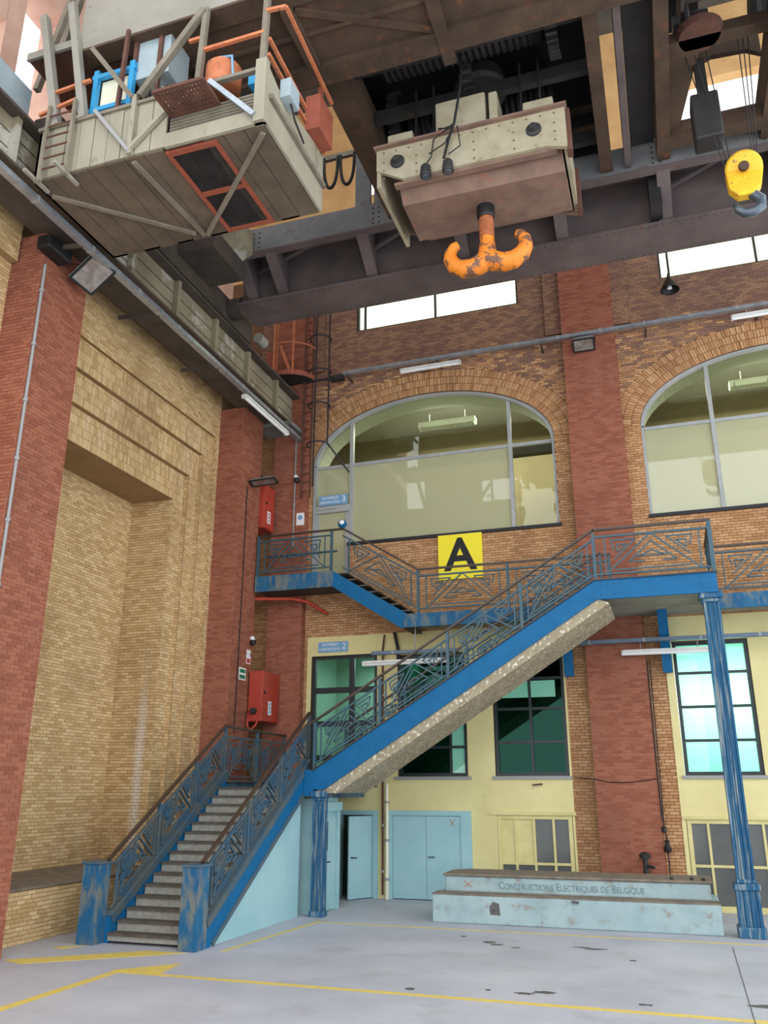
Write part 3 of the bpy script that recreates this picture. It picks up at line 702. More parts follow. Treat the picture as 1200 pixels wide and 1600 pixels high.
# posts that carry it
def column(cx, cy, ztop, base, collar):
    c = fluted(cx, cy, .06 if not base else .95, ztop - .22, .34 if base else .28, .98).build('column', 'column_blue', st)
    k = MB(); q = .25 if base else .2; k.box(cx - q + .05, cx + q - .05, cy - q + .05, cy + q - .05, ztop - .22, ztop - .14); k.box(cx - q, cx + q, cy - q, cy + q, ztop - .14, ztop - .0); k.build('capital', 'column_blue', c, bevel=.02)
    if base:
        fluted(cx, cy, .18, .86, .44, 1, 3, .03).build('pedestal', 'column_blue', c)
        k = MB(); k.box(cx - .25, cx + .25, cy - .25, cy + .25, .86, .98); k.box(cx - .19, cx + .19, cy - .19, cy + .19, .98, 1.06); k.build('collar', 'column_blue', c, bevel=.02); B(cx - .26, cx + .26, cy - .26, cy + .26, 0, .2).build('foot', 'column_blue', c, bevel=.02)
    else: B(cx - .17, cx + .17, cy - .17, cy + .17, 0, .12).build('foot', 'column_blue', c, bevel=.015)
column(-8.08, 19.5, 2.72, False, 0); column(1.12, 19.62, 6.9, True, 1)
# light blue side cheek under the lower flight and the closet wall behind the first post
MB().prism([(-8.52, 15.35, .0), (-8.52, 19.35, 0), (-8.52, 19.35, 2.62), (-8.52, 15.37, .06)], (-.06, 0, 0)).build('side_cheek', 'light_blue', st)
cl_ = B(-10.55, -8.22, 19.72, 21.0, 0, 2.55).build('wall_closet', 'light_blue', kind='structure', origin=(0, 0, 0)); cl_['label'] = 'light blue closet wall below the stair landing'; cl_['category'] = 'wall'
d5 = thing('door_5', 'light blue closet door behind the first stair post, seen edge on', 'door', (-8.2, 20.6, 0), kind='structure')
B(-8.22, -8.18, 19.98, 20.78, .02, 2.1).build('door_leaf', 'light_blue', d5)
MB().tube([(-8.18, 20.1, 1.1), (-8.1, 20.1, 1.1), (-8.1, 20.24, 1.1)], .016).build('door_handle', 'dark_steel', d5)
B(-8.18, -8.17, 20.2, 20.25, 1.35, 2.0).build('door_vent', 'black_plastic', d5)
f = MB(); f.box(-8.22, -8.14, 19.86, 19.97, 0, 2.25); f.box(-8.22, -8.14, 20.8, 20.98, 0, 2.25); f.box(-8.22, -8.1, 19.8, 21.02, 2.25, 2.45); f.build('door_frame', 'light_blue', d5)

# gallery along the back wall with the short flight up to the top door
ga = thing('gallery_walkway', 'blue edged gallery along the back wall with short steps up to the arched door', 'walkway', (-3, 22.4, 6.95))
B(-6.7, 8.6, 21.8, 22.98, 7.1, 7.3).build('deck_slab', 'gallery_soffit', ga)
B(-6.66, -1.4, 21.72, 21.8, 6.95, 7.32).build('fascia', 'blue_paint_worn', ga); B(1.3, 8.6, 21.72, 21.8, 6.95, 7.32).build('fascia', 'blue_paint_worn', ga)
B(-11.28, -8.8, 21.9, 22.79, 8.4, 8.7).build('platform_slab', 'gallery_soffit', ga)
B(-11.25, -8.78, 21.72, 21.8, 8.26, 8.72).build('fascia', 'blue_paint_worn', ga)
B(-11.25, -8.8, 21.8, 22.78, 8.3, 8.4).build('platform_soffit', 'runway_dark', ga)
MB().prism([(-8.8, 21.73, 8.26), (-8.8, 21.73, 8.72), (-6.55, 21.73, 7.32), (-6.45, 21.73, 6.95), (-6.75, 21.73, 6.95)], (0, .07, 0)).build('stringer', 'blue_paint', ga)
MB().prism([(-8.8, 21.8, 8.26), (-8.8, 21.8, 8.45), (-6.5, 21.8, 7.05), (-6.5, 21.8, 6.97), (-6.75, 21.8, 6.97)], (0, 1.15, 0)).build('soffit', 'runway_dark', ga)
for i in range(7): B(-6.85 - i * .31, -6.5 - i * .31, 21.82, 22.95, 7.46 + i * .2 - .04, 7.46 + i * .2).build('step', 'step_nosing', ga)
y = 21.77
lattice('balustrade_panel', 'rail_blue', ga, (-6.25, y, 7.45), (-3.75, y, 7.45), .92); lattice('balustrade_panel', 'rail_blue', ga, (-3.75, y, 7.45), (-1.1, y, 7.45), .92)
lattice('balustrade_panel', 'rail_blue', ga, (-8.5, y, 8.8), (-6.25, y, 7.45), .95)
lattice('balustrade_panel', 'rail_blue', ga, (-11.2, y, 8.85), (-8.85, y, 8.85), .95)
lattice('balustrade_panel', 'rail_blue', ga, (1.4, y, 7.45), (3.9, y, 7.45), .92); lattice('balustrade_panel', 'rail_blue', ga, (3.9, y, 7.45), (6.4, y, 7.45), .92)
for x, z in ((-6.25, 7.3), (-3.75, 7.3), (-1.1, 7.3), (-8.85, 8.7), (-11.2, 8.7), (3.9, 7.3)): post(x, y, z, z + 1.24, parent=ga)
for p, q in (((-6.25, y, 8.56), (-1.05, y, 8.55)), ((-8.5, y, 9.96), (-6.25, y, 8.56)), ((-11.25, y, 9.96), (-8.5, y, 9.96)), ((1.36, y, 8.53), (8.6, y, 8.53))): MB().bar(p, q, .07, .05).build('handrail', 'handrail_brown', ga)
for x in (.07, -2.42):
    k = MB(); k.prism([(x - .12, 22.98, 5.6), (x - .12, 22.98, 7.1), (x - .12, 22.1, 7.1), (x - .12, 22.7, 6.2), (x - .12, 22.8, 5.6)], (.24, 0, 0)); k.build('bracket', 'blue_paint', ga)
B(-11.2, -8.9, 22.3, 22.36, 9.45, 9.5).build('inner_rail', 'rail_blue', ga)

# ================================================================== CRANE
rg = thing('crane_runway', 'grey riveted steel runway girder along the left wall carrying the crane', 'girder', (-11, 12.5, 13.7))
B(-11.55, -10.5, 2, 23.0, 13.74, 13.8).build('bottom_flange', 'runway_dark', rg)
B(-10.8, -10.75, 2, 23.0, 13.8, 14.9).build('web', 'runway_web', rg)
B(-11.5, -10.48, 2, 23.0, 14.9, 14.97).build('top_flange', 'runway_dark', rg)
B(-11.06, -10.94, 2, 23.0, 14.97, 15.1).build('rail', 'galvanised', rg)
for k in range(11): B(-10.75, -10.6, 2.3 + 1.9 * k, 2.42 + 1.9 * k, 13.8, 14.9).build('stiffener', 'runway_web', rg)
for z in (14.2, 14.55): B(-10.75, -10.74, 2, 23, z, z + .02).build('seam', 'runway_dark', rg)
B(-11.5, -10.5, 22.85, 22.95, 13.8, 14.9).build('end_plate', 'runway_dark', rg)
B(-11.6, -10.35, 21.9, 22.8, 13.62, 13.74).build('bearing_plate', 'girder_face', rg)

cr = thing('overhead_crane', 'huge rusty overhead crane bridge with two riveted girders and a boarded hanging platform', 'crane', (0, 14.6, 15.1))
# far girder
B(-10.3, 10, 18.3, 19.2, 15.66, 18.2).build('girder_web', 'girder_steel', cr)
B(-10.35, 10, 18.05, 19.32, 15.6, 15.66).build('girder_flange', 'girder_steel', cr)
B(-10.3, 10, 17.2, 18.3, 17.12, 17.2).build('walkway_plate', 'girder_steel', cr)
fa = B(-10.3, 10, 17.13, 17.25, 16.45, 17.22).build('walkway_fascia', 'girder_face', cr)
B(-10.3, 10, 17.05, 17.3, 16.41, 16.45).build('fascia_flange', 'girder_steel', fa)
for x in (-9.9, -9.0, -6.4, -3.9, -1.4, 1.05, 3.5):
    MB().prism([(x, 17.25, 16.45), (x, 18.28, 15.68), (x, 18.28, 17.1), (x, 17.25, 17.1)], (.1, 0, 0)).build('knee_plate', 'girder_steel', cr)
    MB().bar((x + .05, 17.22, 16.43), (x + .05, 18.3, 15.64), .3, .04).build('knee_flange', 'girder_steel', cr)
B(.75, 1.02, 17.5, 18.28, 15.75, 17.1).build('diaphragm_plate', 'dark_steel', cr)
for xa, xb in ((-9.8, -6.4), (-6.4, -3.9), (1.1, 3.5)): MB().bar((xa, 18.2, 16.6), (xb, 17.4, 17.08), .12, .08).build('brace', 'girder_steel', cr)
rv = MB()
for x0 in (-6.0, .9, -9.4, 3.3):
    for dx in (0, .16):
        for z in (16.6, 16.75, 16.9, 17.05): rv.lathe((x0 + dx, 17.13, z), [(.028, 0), (.02, .018), (0, .024)], 6, (0, -1, 0))
for k in range(120): rv.lathe((-10.2 + k * .165, 18.12, 15.6), [(.022, 0), (.016, .012), (0, .016)], 5, (0, 0, -1))
for k in range(120): rv.lathe((-10.2 + k * .165, 19.25, 15.6), [(.022, 0), (.016, .012), (0, .016)], 5, (0, 0, -1))
rv.build('rivets', 'rusty_steel', cr, kind='stuff')
for x in (-6.5, -5.98): B(x, x + .42, 17.15, 17.25, 17.2, 19.2).build('riveted_post', 'girder_face', cr)
# near girder
B(-9.7, 10, 10.3, 12.35, 16.5, 18.4).build('girder_web', 'rusty_steel', cr)
B(-9.7, 10, 10.22, 10.3, 16.52, 18.4).build('girder_side_plate', 'girder_pale', cr)
B(-9.72, 10, 10.2, 10.6, 16.44, 16.5).build('girder_flange', 'rusty_steel', cr); B(-9.72, 10, 11.95, 12.42, 16.38, 16.5).build('girder_flange', 'rusty_steel', cr)
B(-9.72, 10, 11.2, 11.26, 16.42, 16.5).build('brace', 'rusty_steel', cr)
for x in (-8.2, -5.55, -2.95, -.3, 2.3): B(x, x + .24, 10.6, 12.7 if x == -2.95 else 11.95, 16.36, 16.5).build('cross_rib', 'rusty_steel', cr)
for xa, xb in ((-5.3, -2.95), (-2.7, -.3)): MB().bar((xa, 10.7, 16.46), (xb, 11.9, 16.46), .14, .07).build('brace', 'rusty_steel', cr)
rv = MB()
for k in range(80):
    for y in (10.3, 10.52, 12.02, 12.34): rv.lathe((-9.5 + k * .2, y, 16.44 if y < 11 else 16.38), [(.022, 0), (.016, .012), (0, .016)], 5, (0, 0, -1))
rv.build('rivets', 'rusty_steel', cr, kind='stuff')
# end carriage on the runway
B(-11.32, -10.72, 11, 19.7, 15.3, 16.0).build('end_carriage', 'runway_dark', cr)
for y in (12.2, 13.6, 17.0, 18.6):
    MB().lathe((-11.12, y, 15.48), [(0, 0), (.38, 0), (.38, .2), (.42, .2), (.42, .25), (0, .25)], 22, (1, 0, 0)).build('wheel', 'dark_steel', cr, smooth=False)
B(-10.9, -9.7, 15.6, 17.2, 15.7, 16.5).build('gearbox', 'runway_dark', cr)
MB().prism([(-10.2, 15.9, 16.0), (-9.4, 15.9, 16.4), (-9.4, 15.9, 17.0), (-10.3, 15.9, 17.0)], (0, 1.2, 0)).build('gusset', 'runway_web', cr)
MB().cyl((-10.9, 18.4, 15.7), (-10.3, 18.4, 15.7), .3).build('bumper', 'runway_dark', cr)
MB().cyl((-10.5, 19.7, 15.5), (-10.5, 20.1, 15.5), .16).build('buffer', 'girder_pale', cr)

# boarded platform hanging under the near girder
pf = cr
nb = 9
for k in range(nb):
    x0 = -10.2 + k * (2.8 / nb) * 1.0
    B(x0, x0 + 2.8 / nb - .015, 10.1 - .006 * (k % 2), 10.14, 13.46, 14.68 - .015 * k).build('side_board', 'cab_board', cr)
for k in range(12):
    x0 = -10.2 + k * 4.7 / 12
    if -7.5 < x0 + .2 < -6.5:
        continue
    B(x0, x0 + 4.7 / 12 - .015, 10.14, 12.55, 13.42 + .006 * (k % 2), 13.47).build('floor_board', 'cab_floor', cr)
B(-7.4, -5.5, 10.08, 10.14, 13.42, 13.72).build('edge_beam', 'cab_board', cr)
B(-10.22, -5.48, 10.05, 10.14, 14.55, 14.62).build('rim_beam', 'cab_trim', cr)
for k in range(7): MB().cyl((-7.4, 10.2, 13.75 + k * .07), (-5.55, 10.2, 13.75 + k * .07), .028, 8).build('pipe', 'cab_trim', cr)
MB().prism([(-5.5, 10.1, 13.42), (-5.5, 12.55, 13.42), (-5.5, 12.55, 14.78), (-5.5, 11.2, 14.55), (-5.5, 10.5, 14.5), (-5.5, 10.1, 14.62)], (.05, 0, 0)).build('end_plate', 'cab_board', cr)
B(-5.46, -5.38, 10.15, 12.55, 13.95, 14.05).build('end_rail', 'cab_trim', cr)
MB().prism([(-10.2, 10.1, 13.42), (-10.2, 12.55, 13.42), (-10.2, 12.55, 14.6), (-10.2, 10.1, 14.6)], (.05, 0, 0)).build('end_plate', 'cab_floor', cr)
B(-10.15, -5.5, 12.5, 12.55, 13.42, 14.6).build('rear_plate', 'cab_floor', cr)
B(-5.66, -5.46, 10.02, 10.16, 13.42, 14.75).build('corner_post', 'cab_board', cr)
# floor hatch with mesh
h = MB()
for x0, x1, y0, y1 in ((-7.45, -7.37, 10.2, 12.5), (-6.52, -6.44, 10.2, 12.5), (-7.45, -6.44, 10.2, 10.3), (-7.45, -6.44, 11.32, 11.42), (-7.45, -6.44, 12.42, 12.5)): h.box(x0, x1, y0, y1, 13.39, 13.46)
hh = h.build('hatch_frame', 'orange_red', cr)
g = MB()
for k in range(26): g.box(-7.38 + k * .034, -7.366 + k * .034, 10.3, 12.42, 13.42, 13.44)
for k in range(50): g.box(-7.37, -6.5, 10.32 + k * .042, 10.335 + k * .042, 13.43, 13.45)
g.build('mesh_screen', 'dark_steel', hh, kind='stuff')
for p, q in (((-5.6, 10.3, 13.4), (-7.9, 12.45, 13.4)), ((-8.1, 10.2, 13.4), (-7.95, 12.45, 13.4)), ((-10.1, 10.5, 13.4), (-8.1, 12.35, 13.4))): MB().bar(p, q, .09, .05).build('floor_brace', 'cab_trim', cr)
for p, q, m_, w_ in (((-6.55, 10.02, 14.55), (-5.64, 10.02, 13.55), 'galvanised', .09), ((-8.0, 10.04, 14.7), (-6.84, 10.1, 16.4), 'cab_trim', .11), ((-8.95, 10.04, 14.65), (-8.1, 10.04, 13.5), 'conduit_grey', .07), ((-8.1, 10.04, 13.55), (-7.3, 10.04, 14.3), 'cab_board', .08), ((-8.15, 10.04, 14.7), (-9.2, 10.04, 16.2), 'cab_trim', .09), ((-7.15, 10.04, 14.2), (-6.8, 10.04, 14.6), 'cab_board', .1)):
    MB().bar(p, q, w_, w_).build('brace', m_, cr)
for p, q, m_, w_ in (((-5.57, 10.1, 14.6), (-5.57, 10.15, 16.5), 'cab_trim', .1), ((-6.82, 10.05, 14.2), (-6.82, 10.15, 16.45), 'cab_trim', .1), ((-10.6, 10.15, 17.6), (-9.85, 10.1, 14.6), 'girder_pale', .15), ((-9.95, 10.15, 17.7), (-9.25, 10.1, 14.6), 'girder_pale', .14), ((-5.5, 12.45, 13.6), (-5.5, 12.45, 16.4), 'orange_red', .08), ((-8.1, 10.06, 13.45), (-8.1, 10.06, 14.75), 'cab_board', .09), ((-9.35, 11.6, 14.6), (-9.35, 11.8, 17.4), 'cab_trim', .08), ((-8.6, 10.2, 14.7), (-8.55, 10.2, 16.6), 'rust_brown', .07)):
    MB().bar(p, q, w_, w_, (0, 1, 0)).build('hanger_post', m_, cr)
for p, q in (((-6.84, 10.1, 15.42), (-5.57, 10.1, 15.42)), ((-7.1, 10.1, 15.72), (-6.84, 10.1, 15.72)), ((-5.57, 10.1, 15.9), (-5.2, 10.15, 15.92)), ((-5.2, 10.15, 15.92), (-5.25, 12.45, 15.9)), ((-5.5, 10.15, 15.3), (-5.5, 12.45, 15.2)), ((-5.5, 10.15, 14.95), (-5.5, 12.45, 14.9)), ((-10.3, 10.1, 15.0), (-9.4, 10.1, 15.15)), ((-10.0, 10.1, 15.45), (-9.2, 10.1, 15.5)), ((-5.4, 12.45, 15.6), (-5.4, 12.45, 14.7))):
    MB().bar(p, q, .06, .06).build('guard_rail', 'orange_paint', cr)
B(-5.5, -5.2, 11.75, 12.4, 14.7, 15.5).build('switch_plate', 'orange_red', cr)
q = B(-5.45, -5.25, 10.55, 10.95, 14.35, 14.75).build('junction_box', 'pale_box', cr, bevel=.01); MB().tube([(-5.32, 10.75, 14.35), (-5.3, 10.9, 14.1), (-5.3, 11.3, 13.95)], .02).build('cable', 'rubber', q)
# electrical gear standing in the platform
q = B(-8.47, -7.72, 10.4, 11.05, 15.55, 16.5).build('control_cabinet', 'pale_box', cr, bevel=.01)
for x in (-8.5, -7.95): B(x, x + .08, 10.34, 10.4, 14.7, 16.5).build('strap', 'rust_brown', q)
for k in range(5): MB().tube([(-8.3 + k * .09, 10.7, 15.55), (-8.28 + k * .1, 10.65, 15.2), (-8.15 + k * .06, 10.6, 14.7)], .022, 6).build('cable', 'cream_panel' if k % 2 else 'rubber', q)
f = MB()
for x in (-9.32, -8.52): f.box(x, x + .1, 10.3, 10.4, 14.5, 15.95)
for z in (14.95, 15.75): f.box(-9.35, -8.4, 10.3, 10.38, z, z + .09)
q = f.build('switchgear_frame', 'blue_bright', cr); B(-9.2, -8.55, 10.42, 10.5, 15.05, 15.75).build('panel', 'cream_panel', q)
MB().lathe((-6.55, 10.45, 14.7), [(0, 0), (.28, 0), (.33, .06), (.33, .5), (.26, .58), (0, .6)], 20).build('motor_drum', 'orange_paint', cr, smooth=True)
MB().tube([(-6.5, 10.2, 15.25), (-6.25, 10.2, 15.2), (-6.2, 10.2, 14.7)], .025).build('conduit', 'sign_blue', cr)
B(-5.95, -5.6, 10.3, 10.7, 14.55, 14.85).build('toolbox', 'blue_bright', cr)
f = MB(); zb = 14.05
for x0, x1, y0, y1 in ((-7.35, -7.28, 9.5, 10.1), (-6.42, -6.35, 9.5, 10.1), (-7.35, -6.35, 9.5, 9.56), (-7.35, -6.35, 10.04, 10.1)): f.box(x0, x1, y0, y1, zb, zb + .06)
q = f.build('grating_frame', 'rust_brown', cr); g = MB()
for k in range(13): g.box(-7.28 + k * .069, -7.255 + k * .069, 9.56, 10.04, zb + .01, zb + .05)
for k in range(5): g.box(-7.28, -6.42, 9.62 + k * .09, 9.65 + k * .09, zb + .015, zb + .045)
g.build('grating', 'rust_brown', q, kind='stuff')
q = MB()
for x in (-9.95, -9.38): q.bar((x, 9.98, 13.3), (x, 9.98, 15.0), .06, .06, (0, 1, 0))
q = q.build('ladder_rails', 'cab_trim', cr)
for k in range(6): MB().cyl((-9.95, 9.98, 13.55 + k * .24), (-9.38, 9.98, 13.55 + k * .24), .018, 8).build('rung', 'rust_brown', q)
for x in (-10.05, -9.4): MB().bar((x, 9.7, 13.36), (x, 10.35, 13.36), .06, .06).build('foot_bar', 'girder_pale', q)
B(-11.0, -9.35, 10.3, 12.0, 16.75, 16.82).build('access_plate', 'rust_brown', cr); B(-11.0, -9.35, 10.24, 10.3, 16.72, 16.9).build('access_plate_edge', 'girder_pale', cr)
B(-11.2, -9.9, 12.6, 13.2, 17.4, 18.3).build('brake_housing', 'sign_blue', cr); B(-11.6, -9.8, 13.4, 13.7, 17.0, 17.4).build('cross_beam', 'runway_dark', cr)
B(-11.3, -10.6, 11.2, 11.9, 17.0, 17.5).build('cable_drum_box', 'orange_red', cr)
for p, q in (((-11.4, 11.0, 16.8), (-10.9, 11.2, 20)), ((-10.3, 10.4, 16.8), (-10.1, 10.6, 19)), ((-10.9, 12.9, 19.2), (-9.6, 12.9, 17.6)), ((-9.6, 11.2, 16.8), (-9.3, 11.4, 19))): MB().bar(p, q, .12, .12, (0, 1, 0)).build('upper_post', 'cab_trim', cr)
B(-9.5, -6.9, 12.0, 12.2, 14.6, 16.4).build('rear_screen', 'dark_steel', cr)
q = B(-11.9, -11.1, 9.6, 10.6, 15.5, 16.3).build('supply_box', 'pale_box', cr)
# festoon cable track above the far walkway
B(-9, -6.2, 17.4, 17.5, 19.2, 19.35).build('festoon_track', 'cab_trim', cr)
for k in range(4):
    x = -8.0 + k * .48
    MB().tube([(x + .24 - .2 * math.cos(t), 17.3, 19.15 - 1.0 * math.sin(t) ** .7 if 0 < t < math.pi else 19.15) for t in [math.pi * i / 12 for i in range(13)]], .045, 8).build('festoon_cable', 'rubber', cr, smooth=True)

# trolley between the girders
tr = thing('crane_trolley', 'dark hoisting trolley with winch drums and cogs riding high between the girders', 'trolley', (-2.7, 14.8, 16.6))
for x0, x1, z0, m_ in ((-5.55, -5.0, 16.6, 'rusty_steel'), (-.28, .0, 16.6, 'rusty_steel'), (.28, .42, 16.6, 'girder_steel'), (1.0, 1.28, 16.6, 'rusty_steel'), (3.2, 3.5, 16.6, 'rusty_steel')):
    B(x0, x1, 12.42, 17.1, z0, 17.5).build('side_beam', m_, tr)
B(-5.6, -.05, 12.0, 18.0, 18.9, 19.0).build('deck_plate', 'dark_steel', tr)  # dark sheet added to close the view above the winches
B(-5.6, -.05, 17.6, 17.7, 17.25, 18.9).build('deck_wall', 'dark_steel', tr); B(-5.6, -5.5, 12.4, 17.7, 17.5, 18.9).build('deck_wall', 'dark_steel', tr); B(-.15, -.05, 12.4, 17.7, 17.5, 18.9).build('deck_wall', 'dark_steel', tr)  # added dark sides that keep the trolley's inside dark
B(.44, .98, 12.5, 16.9, 17.0, 17.1).build('cover_plate', 'dark_steel', tr)
for y in (13.3, 15.9):
    prof = [(0, 0)]
    for k in range(24): prof += [(.62, .1 + k * .14), (.68, .17 + k * .14)]
    prof += [(.62, 3.5), (0, 3.5)]
    MB().lathe((-4.6, y, 17.9), prof, 24, (1, 0, 0)).build('winch_drum', 'rubber', tr)
def gear(x, y, z, r, n, m_='dark_steel', th=.22):
    pts = []
    for k in range(n):
        for da, rr in ((0, r), (.4, r), (.5, r + .09), (.9, r + .09)):
            t = 2 * math.pi * (k + da) / n; pts.append((x, y + rr * math.cos(t), z + rr * math.sin(t)))
    return MB().prism(pts, (th, 0, 0)).build('gear_wheel', m_, tr)
gear(-1.0, 13.3, 17.9, .95, 40); gear(-4.9, 15.9, 17.9, .95, 40); gear(-2.9, 14.5, 17.8, .55, 26)
MB().lathe((-2.6, 14.6, 17.3), [(0, 0), (.55, 0), (.6, .1), (.5, .5), (.2, .6), (0, .6)], 20).build('rope_sheave', 'dark_steel', tr)
for y in (12.9, 14.3, 16.4): B(-5.1, -.2, y, y + .16, 17.0, 17.3).build('cross_beam', 'dark_steel', tr)
for z in (17.5, 18.1): B(-1.3, -.2, 16.6, 16.72, z, z + .12).build('cross_beam', 'rusty_steel', tr)
# small hoist on the right of the trolley
MB().prism([(1.28, 15.95, 19.0), (3.3, 15.95, 19.0), (3.3, 15.95, 17.9), (3.0, 15.95, 18.1), (2.3, 15.95, 18.15), (1.7, 15.95, 17.9), (1.5, 15.95, 17.2), (1.28, 15.95, 17.0)], (0, .12, 0)).build('end_frame', 'rusty_steel', tr)
B(1.28, 3.2, 16.4, 16.8, 16.6, 17.0).build('cross_beam', 'rusty_steel', tr); B(1.28, 3.2, 14.2, 14.5, 17.0, 17.25).build('cross_beam', 'rusty_steel', tr)
MB().prism([(1.28, 14.5, 17.0), (1.28, 16.4, 16.8), (1.5, 16.4, 16.8), (1.9, 14.5, 17.0)], (0, 0, .1)).build('gusset', 'rusty_steel', tr)
MB().lathe((1.55, 13.4, 17.6), [(0, 0), (.5, 0), (.5, .06), (.38, .08), (.38, 1.0), (.5, 1.02), (.5, 1.1), (0, 1.1)], 20, (1, 0, 0)).build('winch_drum', 'runway_dark', tr)
B(1.62, 2.15, 14.7, 15.2, 15.0, 16.1).build('hoist_housing', 'dark_steel', tr, bevel=.04); B(1.8, 2.0, 14.85, 15.05, 16.1, 17.1).build('hanger', 'dark_steel', tr)
MB().lathe((1.9, 14.2, 17.0), [(0, 0), (.4, .0), (.46, .12), (.3, .3), (0, .34)], 18).build('rope_sheave', 'rust_brown', tr)
B(1.3, 4.2, 12.0, 14.3, 18.9, 19.0).build('deck_plate', 'dark_steel', tr); B(1.3, 2.1, 14.3, 15.8, 18.9, 19.0).build('deck_plate', 'dark_steel', tr)  # dark sheets added over the hoist to cover the bright wall beyond
for x, y, r in ((2.9, 13.4, .42), (1.5, 15.0, .3), (3.0, 14.9, .3)): MB().lathe((x, y, 18.1), [(0, 0), (r, 0), (r * 1.1, .1), (r, .2), (r, .7), (0, .7)], 16, (1, 0, 0)).build('motor', 'dark_steel', tr)
MB().lathe((1.6, 14.6, 17.9), [(0, 0), (.5, 0), (.55, .08), (.5, .16), (.2, .2), (0, .2)], 20, (1, 0, 0)).build('gear_wheel', 'dark_steel', tr)
B(1.3, 3.3, 17.0, 17.2, 17.22, 17.5).build('cross_beam', 'girder_steel', tr)

# main hook block with the double hook
hb = thing('hook_block', 'cream riveted hook block hanging under the trolley with a big orange double hook', 'hook block', (-2.65, 14.6, 14.4))
def cheek(y0, y1): return MB().prism([(-4.66, y0, 15.45), (-.78, y0, 15.45), (-.8, y0, 14.5), (-1.2, y0, 14.62), (-4.1, y0, 14.62), (-4.66, y0, 14.95)], (0, y1 - y0, 0))
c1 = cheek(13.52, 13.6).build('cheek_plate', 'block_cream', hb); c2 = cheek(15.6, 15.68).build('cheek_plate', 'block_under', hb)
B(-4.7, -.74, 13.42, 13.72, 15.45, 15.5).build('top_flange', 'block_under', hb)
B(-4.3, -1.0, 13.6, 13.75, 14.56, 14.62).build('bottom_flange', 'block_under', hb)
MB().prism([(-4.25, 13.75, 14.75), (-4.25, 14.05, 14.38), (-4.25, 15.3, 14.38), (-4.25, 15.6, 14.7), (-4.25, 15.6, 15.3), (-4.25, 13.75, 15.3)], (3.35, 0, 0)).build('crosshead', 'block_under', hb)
for x in (-4.66, -.86): B(x, x + .08, 13.55, 15.65, 14.55, 15.44).build('end_plate', 'block_cream', hb)
B(-.8, -.7, 13.6, 13.85, 14.5, 15.48).build('strap', 'rust_brown', hb); B(-.8, -.7, 15.35, 15.65, 14.45, 15.48).build('strap', 'rust_brown', hb)
for x, z in ((-4.2, 15.06), (-1.4, 15.06)):
    MB().lathe((x, 13.52, z), [(.15, 0), (.15, .04), (.09, .06), (.07, .14), (0, .14)], 16, (0, -1, 0)).build('pin_hub', 'dark_steel', hb)
rv = MB()
for x in [-4.5 + .27 * k for k in range(14)]: rv.lathe((x, 13.52, 15.36), [(.024, 0), (.018, .016), (0, .02)], 6, (0, -1, 0))
for x0 in (-4.5, -3.8, -2.6, -1.8, -1.0):
    for z in (14.72, 14.92, 15.12): rv.lathe((x0, 13.52, z), [(.024, 0), (.018, .016), (0, .02)], 6, (0, -1, 0))
rv.build('rivets', 'block_under', c1, kind='stuff')
for x0, x1, h_ in ((-4.45, -3.9, .42), (-3.4, -2.35, .95), (-2.28, -2.1, .9), (-1.6, -1.0, .42)): B(x0, x1, 13.6, 14.2, 15.45, 15.45 + h_).build('bearing_block', 'block_cream', hb, bevel=.03)
HX, HY = -2.62, 14.65
MB().lathe((HX, HY, 14.1), [(0, .0), (.17, 0), (.19, .05), (.19, .3), (0, .3)], 18).build('hook_nut', 'black_plastic', hb)
hk = MB()
hk.tube([(HX, HY, 14.2), (HX, HY, 13.9), (HX, HY, 13.55), (HX, HY, 13.25), (HX, HY, 13.0)], [.145, .145, .15, .2, .22], 18)
for s in (-1, 1):
    P_ = [(0, 13.12, .2), (.14, 13.04, .21), (.32, 12.98, .2), (.52, 12.99, .19), (.7, 13.1, .175), (.79, 13.27, .155), (.78, 13.44, .13), (.7, 13.56, .11), (.6, 13.6, .09)]
    hk.tube([(HX + s * a, HY, b) for a, b, c in P_], [c for a, b, c in P_], 18)
ho = hk.build('double_hook', 'hook_orange', hb)
rm = ho.modifiers.new('remesh', 'REMESH'); rm.mode = 'VOXEL'; rm.voxel_size = .022; rm.use_smooth_shade = True
sm = ho.modifiers.new('smooth', 'SMOOTH'); sm.iterations = 6
MB().lathe((HX, HY, 13.62), [(.155, 0), (.158, .0), (.15, .5), (.0, .5)], 18).build('hook_shank', 'hook_rust', hb)
for x in (-4.0, -3.6, -1.7, -1.3):
    for y in (14.2, 15.0): MB().cyl((x, y, 15.4), (x, y + .1, 17.6), .028, 6).build('wire_rope', 'dark_steel', hb)
MB().tube([(-2.74, 13.3, 17.2), (-2.8, 13.35, 16.4), (-2.96, 13.4, 15.6), (-3.1, 13.42, 15.2), (-3.2, 13.42, 14.8)], .028, 8).build('power_cable', 'rubber', hb)
for pts in ([(-2.96, 13.4, 15.6), (-3.4, 13.4, 15.3), (-3.45, 13.4, 14.9), (-3.55, 13.4, 14.75)], [(-2.9, 13.4, 15.5), (-2.85, 13.4, 15.0), (-3.1, 13.4, 14.85)], [(-3.3, 13.4, 15.55), (-3.05, 13.36, 15.45), (-2.95, 13.4, 15.55), (-3.3, 13.4, 15.5)], [(-2.98, 13.4, 15.5), (-3.15, 13.35, 15.1), (-3.5, 13.38, 14.95)]):
    MB().tube(pts, .014, 6).build('power_cable', 'rubber', hb)
for x in (-3.58, -3.12):
    l_ = MB().lathe((x, 13.42, 14.45), [(0, 0), (.11, 0), (.12, .04), (.1, .24), (.05, .3), (.0, .32)], 14).build('block_lamp', 'dark_steel', hb)
    MB().lathe((x, 13.42, 14.44), [(.0, -.01), (.08, -.01), (.085, .02)], 12).build('lamp_lens', 'hook_steel', l_)
